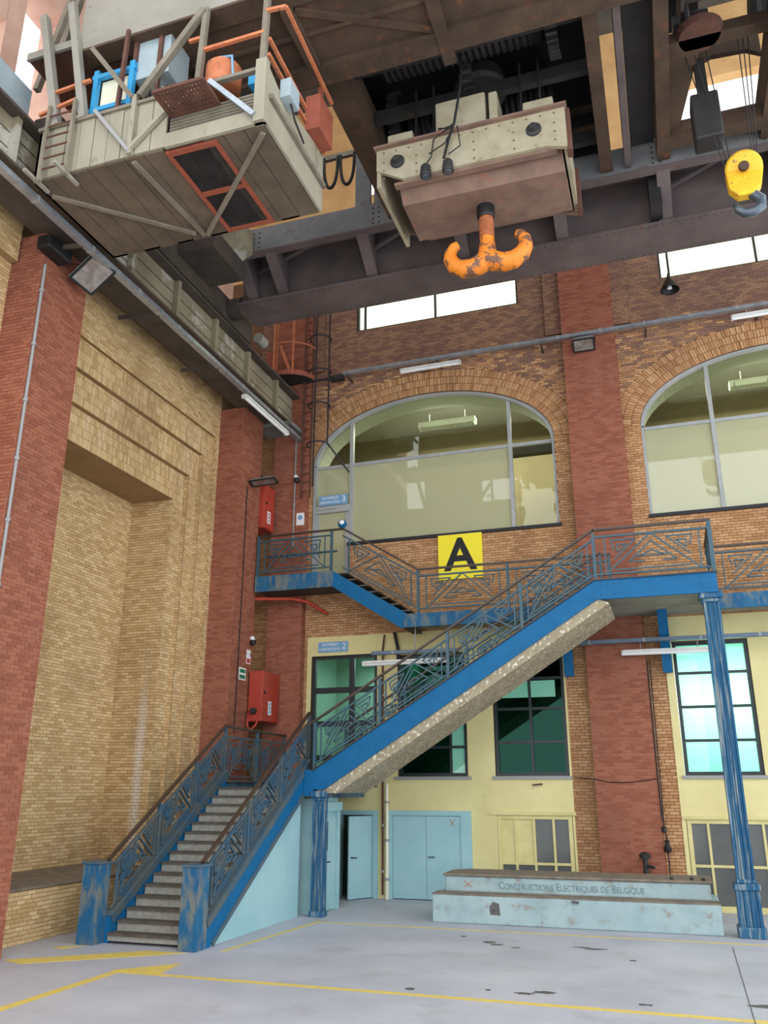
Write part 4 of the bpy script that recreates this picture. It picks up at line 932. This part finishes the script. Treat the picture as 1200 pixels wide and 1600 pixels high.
# small yellow hook block
yh = thing('small_hook_block', 'small yellow pulley block with a grey steel hook hanging on thin ropes', 'hook block', (2.35, 14.8, 13.2))
ax = Vector((-.1, -.8, -.35)).normalized(); cY = Vector((2.4, 14.8, 14.15))
MB().lathe(cY - ax * .02, [(0, .22), (.09, .22), (.09, .14), (.3, .12), (.34, .08), (.34, -.2), (.3, -.24), (0, -.24)], 26, ax).build('pulley_housing', 'hook_yellow', yh, smooth=False)
MB().lathe(cY + ax * .18, [(0, .1), (.08, .1), (.1, .04), (.1, 0)], 14, ax).build('hub', 'rusty_steel', yh)
MB().prism([(2.06, 14.72, 14.1), (2.74, 14.72, 14.1), (2.66, 14.72, 13.7), (2.5, 14.72, 13.52), (2.22, 14.72, 13.52), (2.08, 14.72, 13.72)], (0, .22, 0)).build('side_cheek', 'hook_yellow', yh, bevel=.03)
P_ = [(2.42, 13.7, .1), (2.5, 13.55, .1), (2.62, 13.42, .1), (2.6, 13.26, .1), (2.46, 13.17, .1), (2.3, 13.18, .09), (2.19, 13.28, .075), (2.16, 13.4, .05)]
MB().tube([(a, 14.83, b) for a, b, c in P_], [c for a, b, c in P_], 12).build('hook', 'hook_steel', yh, smooth=True)
for xa, xb in ((1.55, 2.1), (1.75, 2.16), (2.0, 2.2), (2.75, 2.62), (2.65, 2.58), (2.85, 2.66)): MB().cyl((xa, 14.6, 17.5), (xb, 14.82, 14.1), .012, 5).build('wire_rope', 'dark_steel', yh)

# ================================================================== DOORS ON THE GROUND FLOOR
d3 = thing('door_3', 'half open light blue door beside the closet, dark room behind', 'door', (-8.4, 23, 0), kind='structure')
f = MB(); f.box(-8.97, -8.9, YB - .08, YB + .1, 0, 2.12); f.box(-7.98, -7.84, YB - .08, YB + .1, 0, 2.2); f.box(-8.97, -7.84, YB - .08, YB + .1, 2.08, 2.2); f.build('door_frame', 'light_blue', d3)
hx, hy = -7.98, YB - .02; dx, dy = -.5, -.8; L_ = math.hypot(dx, dy); dx, dy = dx / L_ * .84, dy / L_ * .84
MB().prism([(hx, hy, .02), (hx + dx, hy + dy, .02), (hx + dx - .04, hy + dy + .02, .02), (hx - .04, hy + .02, .02)], (0, 0, 2.04)).build('door_leaf', 'light_blue', d3)
MB().tube([(hx + dx * .9, hy + dy * .9, 1.03), (hx + dx * .9 + .07, hy + dy * .9 - .04, 1.03), (hx + dx * .75 + .07, hy + dy * .75 - .04, 1.02)], .016).build('door_handle', 'dark_steel', d3)
d4 = thing('door_4', 'light blue double door with an orange cross on its right leaf', 'door', (-6.4, 23, 0), kind='structure')
f = MB(); f.box(-7.56, -7.42, YB - .1, YB + .05, 0, 2.18); f.box(-5.52, -5.24, YB - .1, YB + .05, 0, 2.18); f.box(-7.56, -5.24, YB - .1, YB + .05, 2.08, 2.2); f.build('door_frame', 'light_blue', d4)
B(-7.41, -6.485, YB - .06, YB - .01, .02, 2.07).build('door_leaf', 'light_blue', d4)
lf = B(-6.475, -5.53, YB - .06, YB - .01, .02, 2.07).build('door_leaf', 'light_blue', d4)
q = MB(); q.tube([(-6.4, YB - .06, 1.05), (-6.4, YB - .13, 1.05), (-6.24, YB - .13, 1.06)], .016); q.build('door_handle', 'hook_steel', lf)
q = MB(); q.bar((-5.82, YB - .062, 1.8), (-5.66, YB - .062, 2.02), .03, .006); q.bar((-5.83, YB - .064, 2.0), (-5.68, YB - .064, 1.82), .03, .006); q.build('chalk_cross', 'orange_chalk', lf)

# ================================================================== PLINTH
pl = thing('machine_plinth', 'low light blue stepped concrete plinth with faded lettering standing before the back wall', 'plinth', (-2.4, 20.3, 0))
B(-5.37, .6, 19.5, 21.3, 0, .57).build('lower_block', 'plinth_blue', pl, bevel=.03)
MB().prism([(-5.2, 20.0, .57), (.45, 20.0, .57), (.45, 21.2, .57), (-5.0, 21.2, .57), (-5.2, 20.9, .57)], (0, 0, .335)).build('upper_block', 'plinth_blue', pl, bevel=.04)
MB().prism([(-5.24, 19.96, .9), (.5, 19.96, .9), (.5, 21.25, .9), (-4.9, 21.25, .9), (-5.24, 20.9, .9)], (0, 0, .055)).build('top_slab', 'plinth_top', pl, bevel=.02)
B(-5.38, .61, 19.49, 20.02, .56, .59).build('step_edge', 'plinth_top', pl, bevel=.015)
text('lettering', 'Constructions Electriques de Belgique', .22, (-2.42, 19.995, .73), 'faint_letter', pl, width=3.1, caps=True)
q = MB(); q.bar((-4.75, 19.992, .68), (-4.55, 19.992, .82), .025, .006); q.bar((-4.75, 19.99, .81), (-4.57, 19.99, .69), .025, .006); q.build('chalk_cross', 'orange_chalk', pl)
MB().prism([(-4.08, 19.497, .2), (-3.86, 19.497, .19), (-3.88, 19.497, .42), (-4.0, 19.497, .46), (-4.1, 19.497, .36)], (0, .004, 0)).build('soot_mark', 'oil_stain', pl)
MB().prism([(-2.35, 19.46, .5), (-2.2, 19.46, .49), (-2.18, 19.46, .53), (-2.32, 19.46, .55)], (0, .05, 0)).build('chip', 'oil_stain', pl)
for x, y in ((-.3, 20.1), (.1, 20.15), (.33, 20.1)): MB().lathe((x, y, .95), [(.04, 0), (.04, .05), (0, .06)], 8).build('bolt', 'dark_steel', pl)
# valve stump, switch cable, hanging wire on the brick pilaster
v = thing('standpipe', 'black iron standpipe with side tap in front of the red pilaster base', 'valve', (-.9, 22.6, 0))
MB().cyl((-.9, 22.6, 0), (-.9, 22.6, 1.2), .06).build('pipe', 'dark_steel', v); MB().lathe((-.9, 22.6, 1.18), [(0, 0), (.13, 0), (.14, .08), (.06, .14), (0, .15)], 14).build('cap', 'dark_steel', v)
MB().cyl((-.9, 22.6, 1.02), (-.7, 22.45, .98), .035).build('tap', 'dark_steel', v)
v = thing('switch_cable', 'dark cable with two hanging switches along the right edge of the brick pilaster', 'cable', (-.4, 22.85, 0))
MB().tube([(-.42, 22.8, 5.9), (-.43, 22.78, 3.2), (-.42, 22.76, 2.2), (-.36, 22.76, 1.6), (-.36, 22.76, 0)], .018, 6).build('cable', 'rubber', v); MB().tube([(-.36, 22.8, 5.9), (-.38, 22.78, 2.6), (-.4, 22.76, 1.9), (-.34, 22.75, 1.5)], .014, 6).build('cable', 'rubber', v)
MB().lathe((-.4, 22.76, 1.75), [(0, 0), (.06, .03), (.06, .13), (0, .17)], 12).build('switch', 'black_plastic', v); MB().lathe((-.36, 22.76, 1.28), [(0, 0), (.08, .04), (.1, .12), (.05, .2), (.06, .3), (0, .32)], 12).build('switch', 'black_plastic', v)
tag(MB().tube([(-2.5, 23.05, 3.05), (-1.95, 22.78, 3.0), (-1.6, 22.78, 2.92), (-1.1, 22.78, 2.92), (-.47, 22.77, 3.0)], .012, 6).build('slack_wire', 'rubber'), 'thin black wire sagging across the red pilaster below the windows', 'wire')
for x, s in ((-3.45, 'left'), (1.28, 'right')):
    tag(MB().tube([(x - .12, 23.06, 2.86), (x - .1, 22.95, 2.86), (x + .1, 22.95, 2.88), (x + .12, 23.06, 2.88)], .02, 6).build('wall_hook', 'rust_brown'), 'small rusty hook in the yellow plaster ' + s + ' of the brick pilaster', 'hook')

# ================================================================== LAMPS, TRAYS, PIPES
def batten(p, q, label, group=None, hang=None, r=.05):
    p = Vector(p); q = Vector(q); m_ = (p + q) / 2
    t = thing('fluorescent_lamp', label, 'lamp', tuple(m_), group)
    MB().bar(p, q, .16, .06).build('housing', 'lamp_white', t); dz = Vector((0, 0, -.06))
    MB().tube([p + dz, q + dz], .045, 10).build('lamp_tube', 'white_paint', t)
    d = (q - p).normalized()
    for e in (p, q): MB().bar(e - d * .02 + dz * .6, e + d * .02 + dz * .6, .16, .12).build('end_cap', 'lamp_white', t)
    if hang:
        for k in (.2, .8): c = p.lerp(q, k); MB().cyl(c, c + Vector((0, 0, hang)), .012, 6).build('hanger', 'conduit_grey', t)
    return t
def tray(p, q, label, m_='galvanised', w_=.14, h_=.09, clips=8):
    p = Vector(p); q = Vector(q); t = thing('cable_tray', label, 'cable tray', tuple((p + q) / 2))
    d = (q - p).normalized(); n = Vector((-d.y, d.x, 0)); mb = MB()
    mb.bar(p, q, w_, .012); u = Vector((0, 0, h_ / 2))
    for s in (-1, 1): mb.bar(p + n * s * w_ / 2 + u, q + n * s * w_ / 2 + u, .012, h_)
    mb.build('channel', m_, t)
    for k in range(clips): c = p.lerp(q, (k + .5) / clips); MB().bar(c - d * .03 + u, c + d * .03 + u, w_ + .02, h_ + .02).build('coupling', 'conduit_grey', t)
    return t
t = tray((-10.42, 3, 13.3), (-10.42, 22.85, 13.36), 'long galvanised cable tray running under the runway girder on the left', clips=12, w_=.15, h_=.1)
for yy in (11.9, 14.7, 17.5): MB().bar((-11.6, yy, 13.5), (-10.45, yy, 13.36), .05, .09).build('support_arm', 'runway_dark', t)
batten((-10.4, 18.9, 13.22), (-10.4, 21.7, 13.24), 'fluorescent batten at the far end of the left cable tray', hang=.14)
t = tray((-8.9, 22.6, 15.43), (8.5, 22.6, 15.55), 'galvanised cable tray crossing the back wall above the arches', clips=14)
for x in (-8.8, -5.8, -2.6, .4, 3.4): B(x, x + .06, 22.6, 23.1, 15.36, 15.42).build('support_arm', 'runway_dark', t)
B(-9.35, -8.9, 22.5, 22.75, 15.28, 15.42).build('end_bracket', 'dark_steel', t); MB().bar((-10.2, 22.6, 15.35), (-8.9, 22.6, 15.4), .05, .05).build('support_arm', 'dark_steel', t)
batten((-6.95, 22.6, 15.26), (-5.05, 22.6, 15.27), 'fluorescent batten hung over the left arch', hang=.22)
batten((2.75, 22.6, 15.32), (4.7, 22.6, 15.33), 'fluorescent batten hung over the right arch at the frame edge', hang=.2)
t = tray((-2.5, 22.5, 6.36), (8.5, 22.5, 6.34), 'blue grey cable tray under the gallery at the right', 'tray_blue'); MB().bar((-1.9, 22.5, 6.36), (-1.9, 22.5, 6.95), .03, .03).build('hanger', 'conduit_grey', t); MB().bar((3, 22.5, 6.36), (3, 22.5, 6.95), .03, .03).build('hanger', 'conduit_grey', t)
batten((-1.0, 22.5, 6.13), (1.3, 22.5, 6.12), 'white fluorescent lamp under the gallery crossing the red pilaster', hang=.2)
batten((-3.6, 22.5, 6.15), (-2.7, 22.5, 6.15), 'short fluorescent lamp half hidden behind the upper flight', hang=.7)
t = tray((-7.65, 21.95, 6.28), (-5.2, 21.95, 6.26), 'short blue grey cable tray above the lamp by the glazed door', 'tray_blue', clips=2)
for x in (-6.4, -5.4): MB().cyl((x, 21.95, 6.28), (x, 21.95, 7.1), .015, 6).build('hanger', 'conduit_grey', t)
batten((-7.9, 21.95, 6.08), (-5.5, 21.95, 6.08), 'white fluorescent lamp in front of the glazed door and stair railing', hang=.2)
for x in (-6.0, 3.6):
    t = thing('louvre_lamp', 'louvred ceiling lamp seen through the ' + ('left' if x < 0 else 'right') + ' arched window', 'lamp', (x, 24.6, 14.2))
    B(x - .95, x + .95, 24.5, 24.8, 14.2, 14.28).build('housing', 'lamp_white', t)
    g = MB(); [g.box(x - .93 + k * .1, x - .91 + k * .1, 24.5, 24.8, 14.08, 14.2) for k in range(19)]; [g.box(x - .95, x + .95, yy, yy + .015, 14.08, 14.2) for yy in (24.5, 24.64, 24.785)]
    g.build('louvre', 'white_paint', t, kind='stuff')
    for s in (-.6, .6): MB().cyl((x + s, 24.65, 14.28), (x + s, 24.65, 15.2), .012, 6).build('hanger', 'conduit_grey', t)
def flood(c, nrm, up, w_, h_, d_, label, tilt_lens='lens', arm=None):
    c = Vector(c); n = Vector(nrm).normalized(); u = Vector(up); u = (u - n * u.dot(n)).normalized(); r = u.cross(n)
    t = thing('floodlight', label, 'floodlight', tuple(c))
    P = lambda a, b, e: c + r * a + u * b + n * e
    q = lambda w1, h1, e: [P(-w1, -h1, e), P(w1, -h1, e), P(w1, h1, e), P(-w1, h1, e)]
    mb = MB(); A_, B_, C_ = q(w_ * .3, h_ * .3, -d_), q(w_ * .5, h_ * .5, -d_ * .2), q(w_ * .5, h_ * .5, 0)
    mb.poly(A_ + B_ + C_, [(3, 2, 1, 0)] + [(i, (i + 1) % 4, (i + 1) % 4 + 4, i + 4) for i in range(4)] + [(i + 4, (i + 1) % 4 + 4, (i + 1) % 4 + 8, i + 8) for i in range(4)] + [(8, 9, 10, 11)])
    mb.build('lamp_body', 'conduit_grey', t)
    mb = MB(); mb.poly(q(w_ * .43, h_ * .43, .012) + q(w_ * .43, h_ * .43, .0), [(0, 1, 2, 3), (7, 6, 5, 4), (0, 4, 5, 1), (1, 5, 6, 2), (2, 6, 7, 3), (3, 7, 4, 0)]); mb.build('lens', tilt_lens, t)
    rim = MB(); k = q(w_ * .48, h_ * .48, .01)
    for i in range(4): rim.bar(k[i], k[(i + 1) % 4], .04, .04, n)
    rim.build('rim', 'black_plastic', t)
    if arm:
        mb = MB()
        for s in (-1, 1): mb.tube([P(s * w_ * .52, 0, -d_ * .3), P(s * w_ * .52, 0, -d_ * 1.3), P(0, 0, -d_ * 1.3), Vector(arm)] if s > 0 else [P(s * w_ * .52, 0, -d_ * .3), P(s * w_ * .52, 0, -d_ * 1.3), P(0, 0, -d_ * 1.3)], .02, 6)
        mb.build('yoke', 'dark_steel', t)
    return t
flood((-10.72, 12.6, 13.17), (.55, -.25, -.8), (0, 1, .1), .75, .62, .3, 'big grey floodlight under the tray at the top of the near left pilaster', arm=(-11.3, 12.3, 13.4))
tag(B(-11.28, -10.95, 11.5, 12.2, 13.2, 13.5).build('ballast_box', 'black_plastic', bevel=.04), 'black ballast box behind the big floodlight on the near pilaster', 'box')
flood((-1.32, 22.5, 15.12), (0, -.55, -.83), (0, 1, 0), .62, .4, .3, 'grey floodlight on the red pilaster under the tray', arm=(-1.32, 22.8, 15.3))
flood((-10.85, 21.2, 11.5), (.12, -.05, -1), (1, .2, 0), .42, .8, .1, 'flat black floodlight on the far left pilaster above the red box', arm=(-11.3, 21.3, 11.5))
t = thing('cone_lamp', 'black cone shaped lamp below the right clerestory window', 'lamp', (1.22, 22.6, 16.55))
MB().lathe((1.22, 22.6, 16.5), [(.27, 0), (.25, .06), (.05, .42), (.03, .5), (0, .5)], 20).build('lamp_shade', 'black_plastic', t); MB().lathe((1.22, 22.6, 16.52), [(0, 0), (.07, .04), (.05, .16), (0, .18)], 12).build('bulb', 'white_paint', t)
MB().tube([(1.22, 22.6, 17.0), (1.22, 22.7, 17.12), (1.22, 23.1, 17.12)], .02, 6).build('lamp_arm', 'black_plastic', t)
# conduits and pipes
def pipe(name, pts, r, m_, label, cat='pipe', clips=0):
    t = thing(name, label, cat, pts[0]); MB().tube(pts, r, 8).build('tube', m_, t)
    a, b = Vector(pts[0]), Vector(pts[-1])
    for k in range(clips): c = a.lerp(b, (k + .5) / clips); MB().cyl(c - Vector((0, 0, .03)), c + Vector((0, 0, .03)), r * 1.7, 8).build('clip', 'conduit_grey', t)
    return t
pipe('conduit', [(-11.26, 11.8, 13.0), (-11.26, 11.8, 2)], .03, 'conduit_grey', 'grey conduit on the corner of the near red pilaster', 'conduit', 9)
pipe('conduit', [(-10.55, 22.76, 13.6), (-10.55, 22.76, 9.8)], .025, 'conduit_grey', 'thin conduit on the corner pilaster above the platform', 'conduit', 4)
pipe('cable', [(-11.27, 20.98, 11.3), (-11.27, 21.0, 8), (-11.27, 20.97, 4.2)], .015, 'rubber', 'thin dark cable down the pilaster beneath the flat floodlight', 'cable')
pipe('pipe', [(-11.3, 21.9, 8.1), (-10.3, 22.3, 8.12), (-9.9, 22.5, 8.05), (-9.45, 23.03, 7.75)], .05, 'pipe_red', 'red pipe under the platform bending into the back wall')
pipe('pipe', [(-7.6, 22.9, 7.0), (-7.68, 22.97, 6.6), (-7.68, 22.97, .1)], .028, 'rust_brown', 'thin rusty pipe between the glazed door and window down to the floor', clips=6)
pipe('pipe', [(-7.55, 22.95, 2.9), (-7.55, 22.95, 0.0)], .045, 'cream_panel', 'cream pipe beside the double blue door', clips=3)
pipe('pipe', [(-7.3, 22.9, 7.05), (-7.2, 22.9, 6.6), (-7.2, 22.95, 6.2)], .05, 'rubber', 'short black hose under the gallery above the lamp')

# ================================================================== SIGNS, BOXES, CAMERAS
s = thing('letter_sign', 'square yellow sign with a black letter A below the left arch', 'sign', (-5.32, 23.0, 8.5))
B(-5.98, -4.67, 23.02, 23.07, 8.52, 9.86).build('sign_plate', 'sign_yellow', s)
text('letter', 'A', 1.35, (-5.32, 23.015, 9.2), 'ink_black', s, bold=.03)
def bluesign(x0, x1, z0, z1, y, num, label):
    s = thing('door_sign', label, 'sign', ((x0 + x1) / 2, y, z0)); w_ = x1 - x0; h_ = z1 - z0
    B(x0, x1, y, y + .03, z0, z1).build('sign_plate', 'sign_blue', s)
    text('lettering', 'BATIMENT', h_ * .36, (x0 + w_ * .4, y - .004, z0 + h_ * .72), 'white_paint', s)
    text('lettering', 'CONSTRUCTION', h_ * .33, (x0 + w_ * .38, y - .004, z0 + h_ * .28), 'white_paint', s, width=w_ * .68)
    text('number', num, h_ * .85, (x0 + w_ * .87, y - .004, z0 + h_ * .52), 'white_paint', s)
bluesign(-9.72, -8.78, 6.6, 6.9, 23.03, '2', 'blue door sign with number 2 above the dark glazed door')
bluesign(-9.85, -8.9, 11.23, 11.55, 23.12, '3', 'blue door sign with number 3 above the arched glass door')
def hosebox(x0, x1, y0, y1, z0, z1, label, extra):
    t = thing('fire_hose_box', label, 'fire box', ((x0 + x1) / 2, (y0 + y1) / 2, z0))
    B(x0, x1 - .03, y0, y1, z0, z1).build('cabinet', 'fire_red', t, bevel=.015)
    dr = B(x1 - .03, x1, y0 + .01, y1 - .01, z0 + .01, z1 - .01).build('cabinet_door', 'fire_red', t, bevel=.008)
    zc = (z0 + z1) / 2; yc = y0 + (y1 - y0) * .45
    B(x1, x1 + .006, yc - .1, yc + .1, zc - .5, zc - .12).build('label_sticker', 'white_paint', dr)
    B(x1, x1 + .006, yc - .08, yc + .08, zc - .04, zc + .2).build('pictogram', 'pipe_red', dr)
    for k in (0, 1, 2): MB().lathe((x1 + .006, yc, zc - .42 + k * .11), [(.045, 0), (.045, .004), (.0, .004)], 10, (1, 0, 0)).build('pictogram', 'sign_blue' if extra else 'pipe_red', dr)
    MB().lathe((x1, y0 + .1, zc + .1), [(.04, 0), (.04, .03), (0, .03)], 12, (1, 0, 0)).build('lock', 'black_plastic', dr)
    if extra:
        MB().lathe((x0 + .2, y0, z0 + .28), [(.09, 0), (.09, .1), (.06, .16), (0, .16)], 14, (0, -1, 0)).build('valve', 'dark_steel', t)
        MB().tube([(x0 + .05, y0 - .03, z0 + .3), (x0 + .03, y0 - .06, z0 - .1), (x0 + .15, y0 - .08, z0 - .25), (x0 + .3, y0 - .06, z0 - .1), (x0 + .3, y0, z0 + .02)], .03, 8).build('hose', 'pipe_red', t, smooth=True)
    return t
hosebox(-11.24, -10.8, 21.65, 22.72, 4.55, 5.95, 'red fire hose box with valve on the pilaster over the stair landing', True)
hosebox(-11.6, -11.12, 21.88, 22.55, 10.3, 11.7, 'red fire box beside the top platform behind the far left pilaster', False)
s = thing('exit_sign', 'small green and white escape sign left of the lower red fire box', 'sign', (-11.29, 21.3, 5.7)); B(-11.3, -11.28, 21.1, 21.5, 5.66, 6.0).build('sign_plate', 'white_paint', s); B(-11.28, -11.275, 21.14, 21.46, 5.7, 5.8).build('pictogram', 'sign_green', s); B(-11.28, -11.275, 21.14, 21.46, 5.86, 5.96).build('pictogram', 'sign_green', s)
s = thing('hazard_sticker', 'small white and red sticker above the green escape sign', 'sign', (-11.29, 21.5, 6.15)); B(-11.3, -11.285, 21.5, 21.75, 6.15, 6.55).build('sign_plate', 'white_paint', s); B(-11.285, -11.28, 21.53, 21.72, 6.18, 6.3).build('pictogram', 'pipe_red', s)
s = thing('notice', 'white notice with blue symbol on the corner pilaster near the top door', 'sign', (-10.33, 22.77, 10.55)); B(-10.46, -10.2, 22.77, 22.79, 10.55, 10.95).build('sign_plate', 'white_paint', s); MB().lathe((-10.33, 22.77, 10.8), [(.08, 0), (.08, .006), (0, .006)], 14, (0, -1, 0)).build('pictogram', 'sign_blue', s)
def camera_(c, label, dark=True):
    c = Vector(c); t = thing('security_camera', label, 'camera', tuple(c))
    MB().cyl(c + Vector((-.06, .02, .12)), c + Vector((0, 0, .02)), .07, 12).build('mount', 'white_paint', t); MB().lathe(c + Vector((0, 0, -.12)), [(0, 0), (.07, .03), (.09, .1), (.08, .16), (0, .17)], 14).build('lens_dome', 'black_plastic', t)
camera_((-10.45, 22.68, 12.05), 'small dome camera on the conduit above the top platform'); camera_((-11.2, 21.7, 6.8), 'white camera on the pilaster edge above the lower fire box')
t = thing('ball_marker', 'round blue and white ball on the platform handrail corner', 'marker', (-8.52, 21.75, 9.98)); MB().lathe((-8.52, 21.75, 9.98), [(0, 0)] + [(.13 * math.sin(k * math.pi / 10), .13 - .13 * math.cos(k * math.pi / 10)) for k in range(1, 10)] + [(0, .26)], 18).build('ball', 'blue_paint', t, smooth=True)
MB().lathe((-8.5, 21.65, 10.13), [(.075, 0), (.06, .025), (0, .045)], 14, (.15, -1, .2)).build('white_spot', 'white_paint', t)
# caged ladder and orange gate in the corner
t = thing('caged_ladder', 'dark rusty ladder with safety cage in the corner beside the arch', 'ladder', (-10.0, 22.6, 11.4))
for x in (-10.28, -9.98): MB().bar((x, 22.65, 11.4), (x, 22.65, 19.5), .06, .04, (0, 1, 0)).build('ladder_rail', 'rust_brown', t)
for k in range(27): MB().cyl((-10.28, 22.65, 11.6 + k * .3), (-9.98, 22.65, 11.6 + k * .3), .018, 6).build('rung', 'rust_brown', t)
for z in (13.05, 14.4, 15.6, 16.8, 18.0):
    MB().tube([(-9.68 + .35 * math.cos(a), 22.5 - .33 * math.sin(a), z) for a in [-.6 + (math.pi + 1.2) * k / 14 for k in range(15)]], .028, 6).build('hoop', 'dark_steel', t)
for x, yy, z0 in ((-9.68, 22.17, 11.55), (-9.34, 22.45, 13.0)): MB().bar((x, yy, z0), (x, yy, 19.5), .05, .02, (0, 1, 0)).build('cage_strap', 'dark_steel', t)
MB().bar((-9.34, 22.45, 13.05), (-8.8, 23.0, 12.2), .04, .04).build('cage_stay', 'dark_steel', t)
t = thing('ladder_landing', 'orange edged curved landing with gate beside the runway end', 'landing', (-10.6, 22.3, 15.4))
arc = [(-10.9 + .95 * math.sin(a), 22.7 - .75 * math.cos(a)) for a in [-.2 + 1.75 * k / 10 for k in range(11)]]
MB().prism([(-10.95, 22.78, 15.42)] + [(x, yy, 15.42) for x, yy in arc], (0, 0, .05)).build('floor_plate', 'dark_steel', t)
e = MB()
for (xa, ya), (xb, yb) in zip(arc[:-1], arc[1:]): e.bar((xa, ya, 15.52), (xb, yb, 15.52), .03, .16)
e.build('toe_board', 'orange_red', t)
MB().tube([(x, yy, 16.6) for x, yy in arc], .025, 6).build('guard_rail', 'orange_paint', t)
for x, yy in (arc[0], arc[4]): MB().bar((x, yy, 15.45), (x, yy, 17.4), .05, .05, (0, 1, 0)).build('post', 'orange_paint', t)
B(-11.5, -11.1, 22.2, 22.25, 15.3, 16.5).build('gate_panel', 'orange_red', t); MB().bar((-11.05, 22.1, 15.2), (-11.05, 22.1, 17.4), .05, .05, (0, 1, 0)).build('post', 'orange_paint', t)
MB().prism([(-11.0, 22.1, 16.6), (-10.9, 22.1, 16.6), (-10.45, 22.0, 15.5), (-10.55, 22.0, 15.5)], (0, .03, 0)).build('gate_arm', 'orange_paint', t)
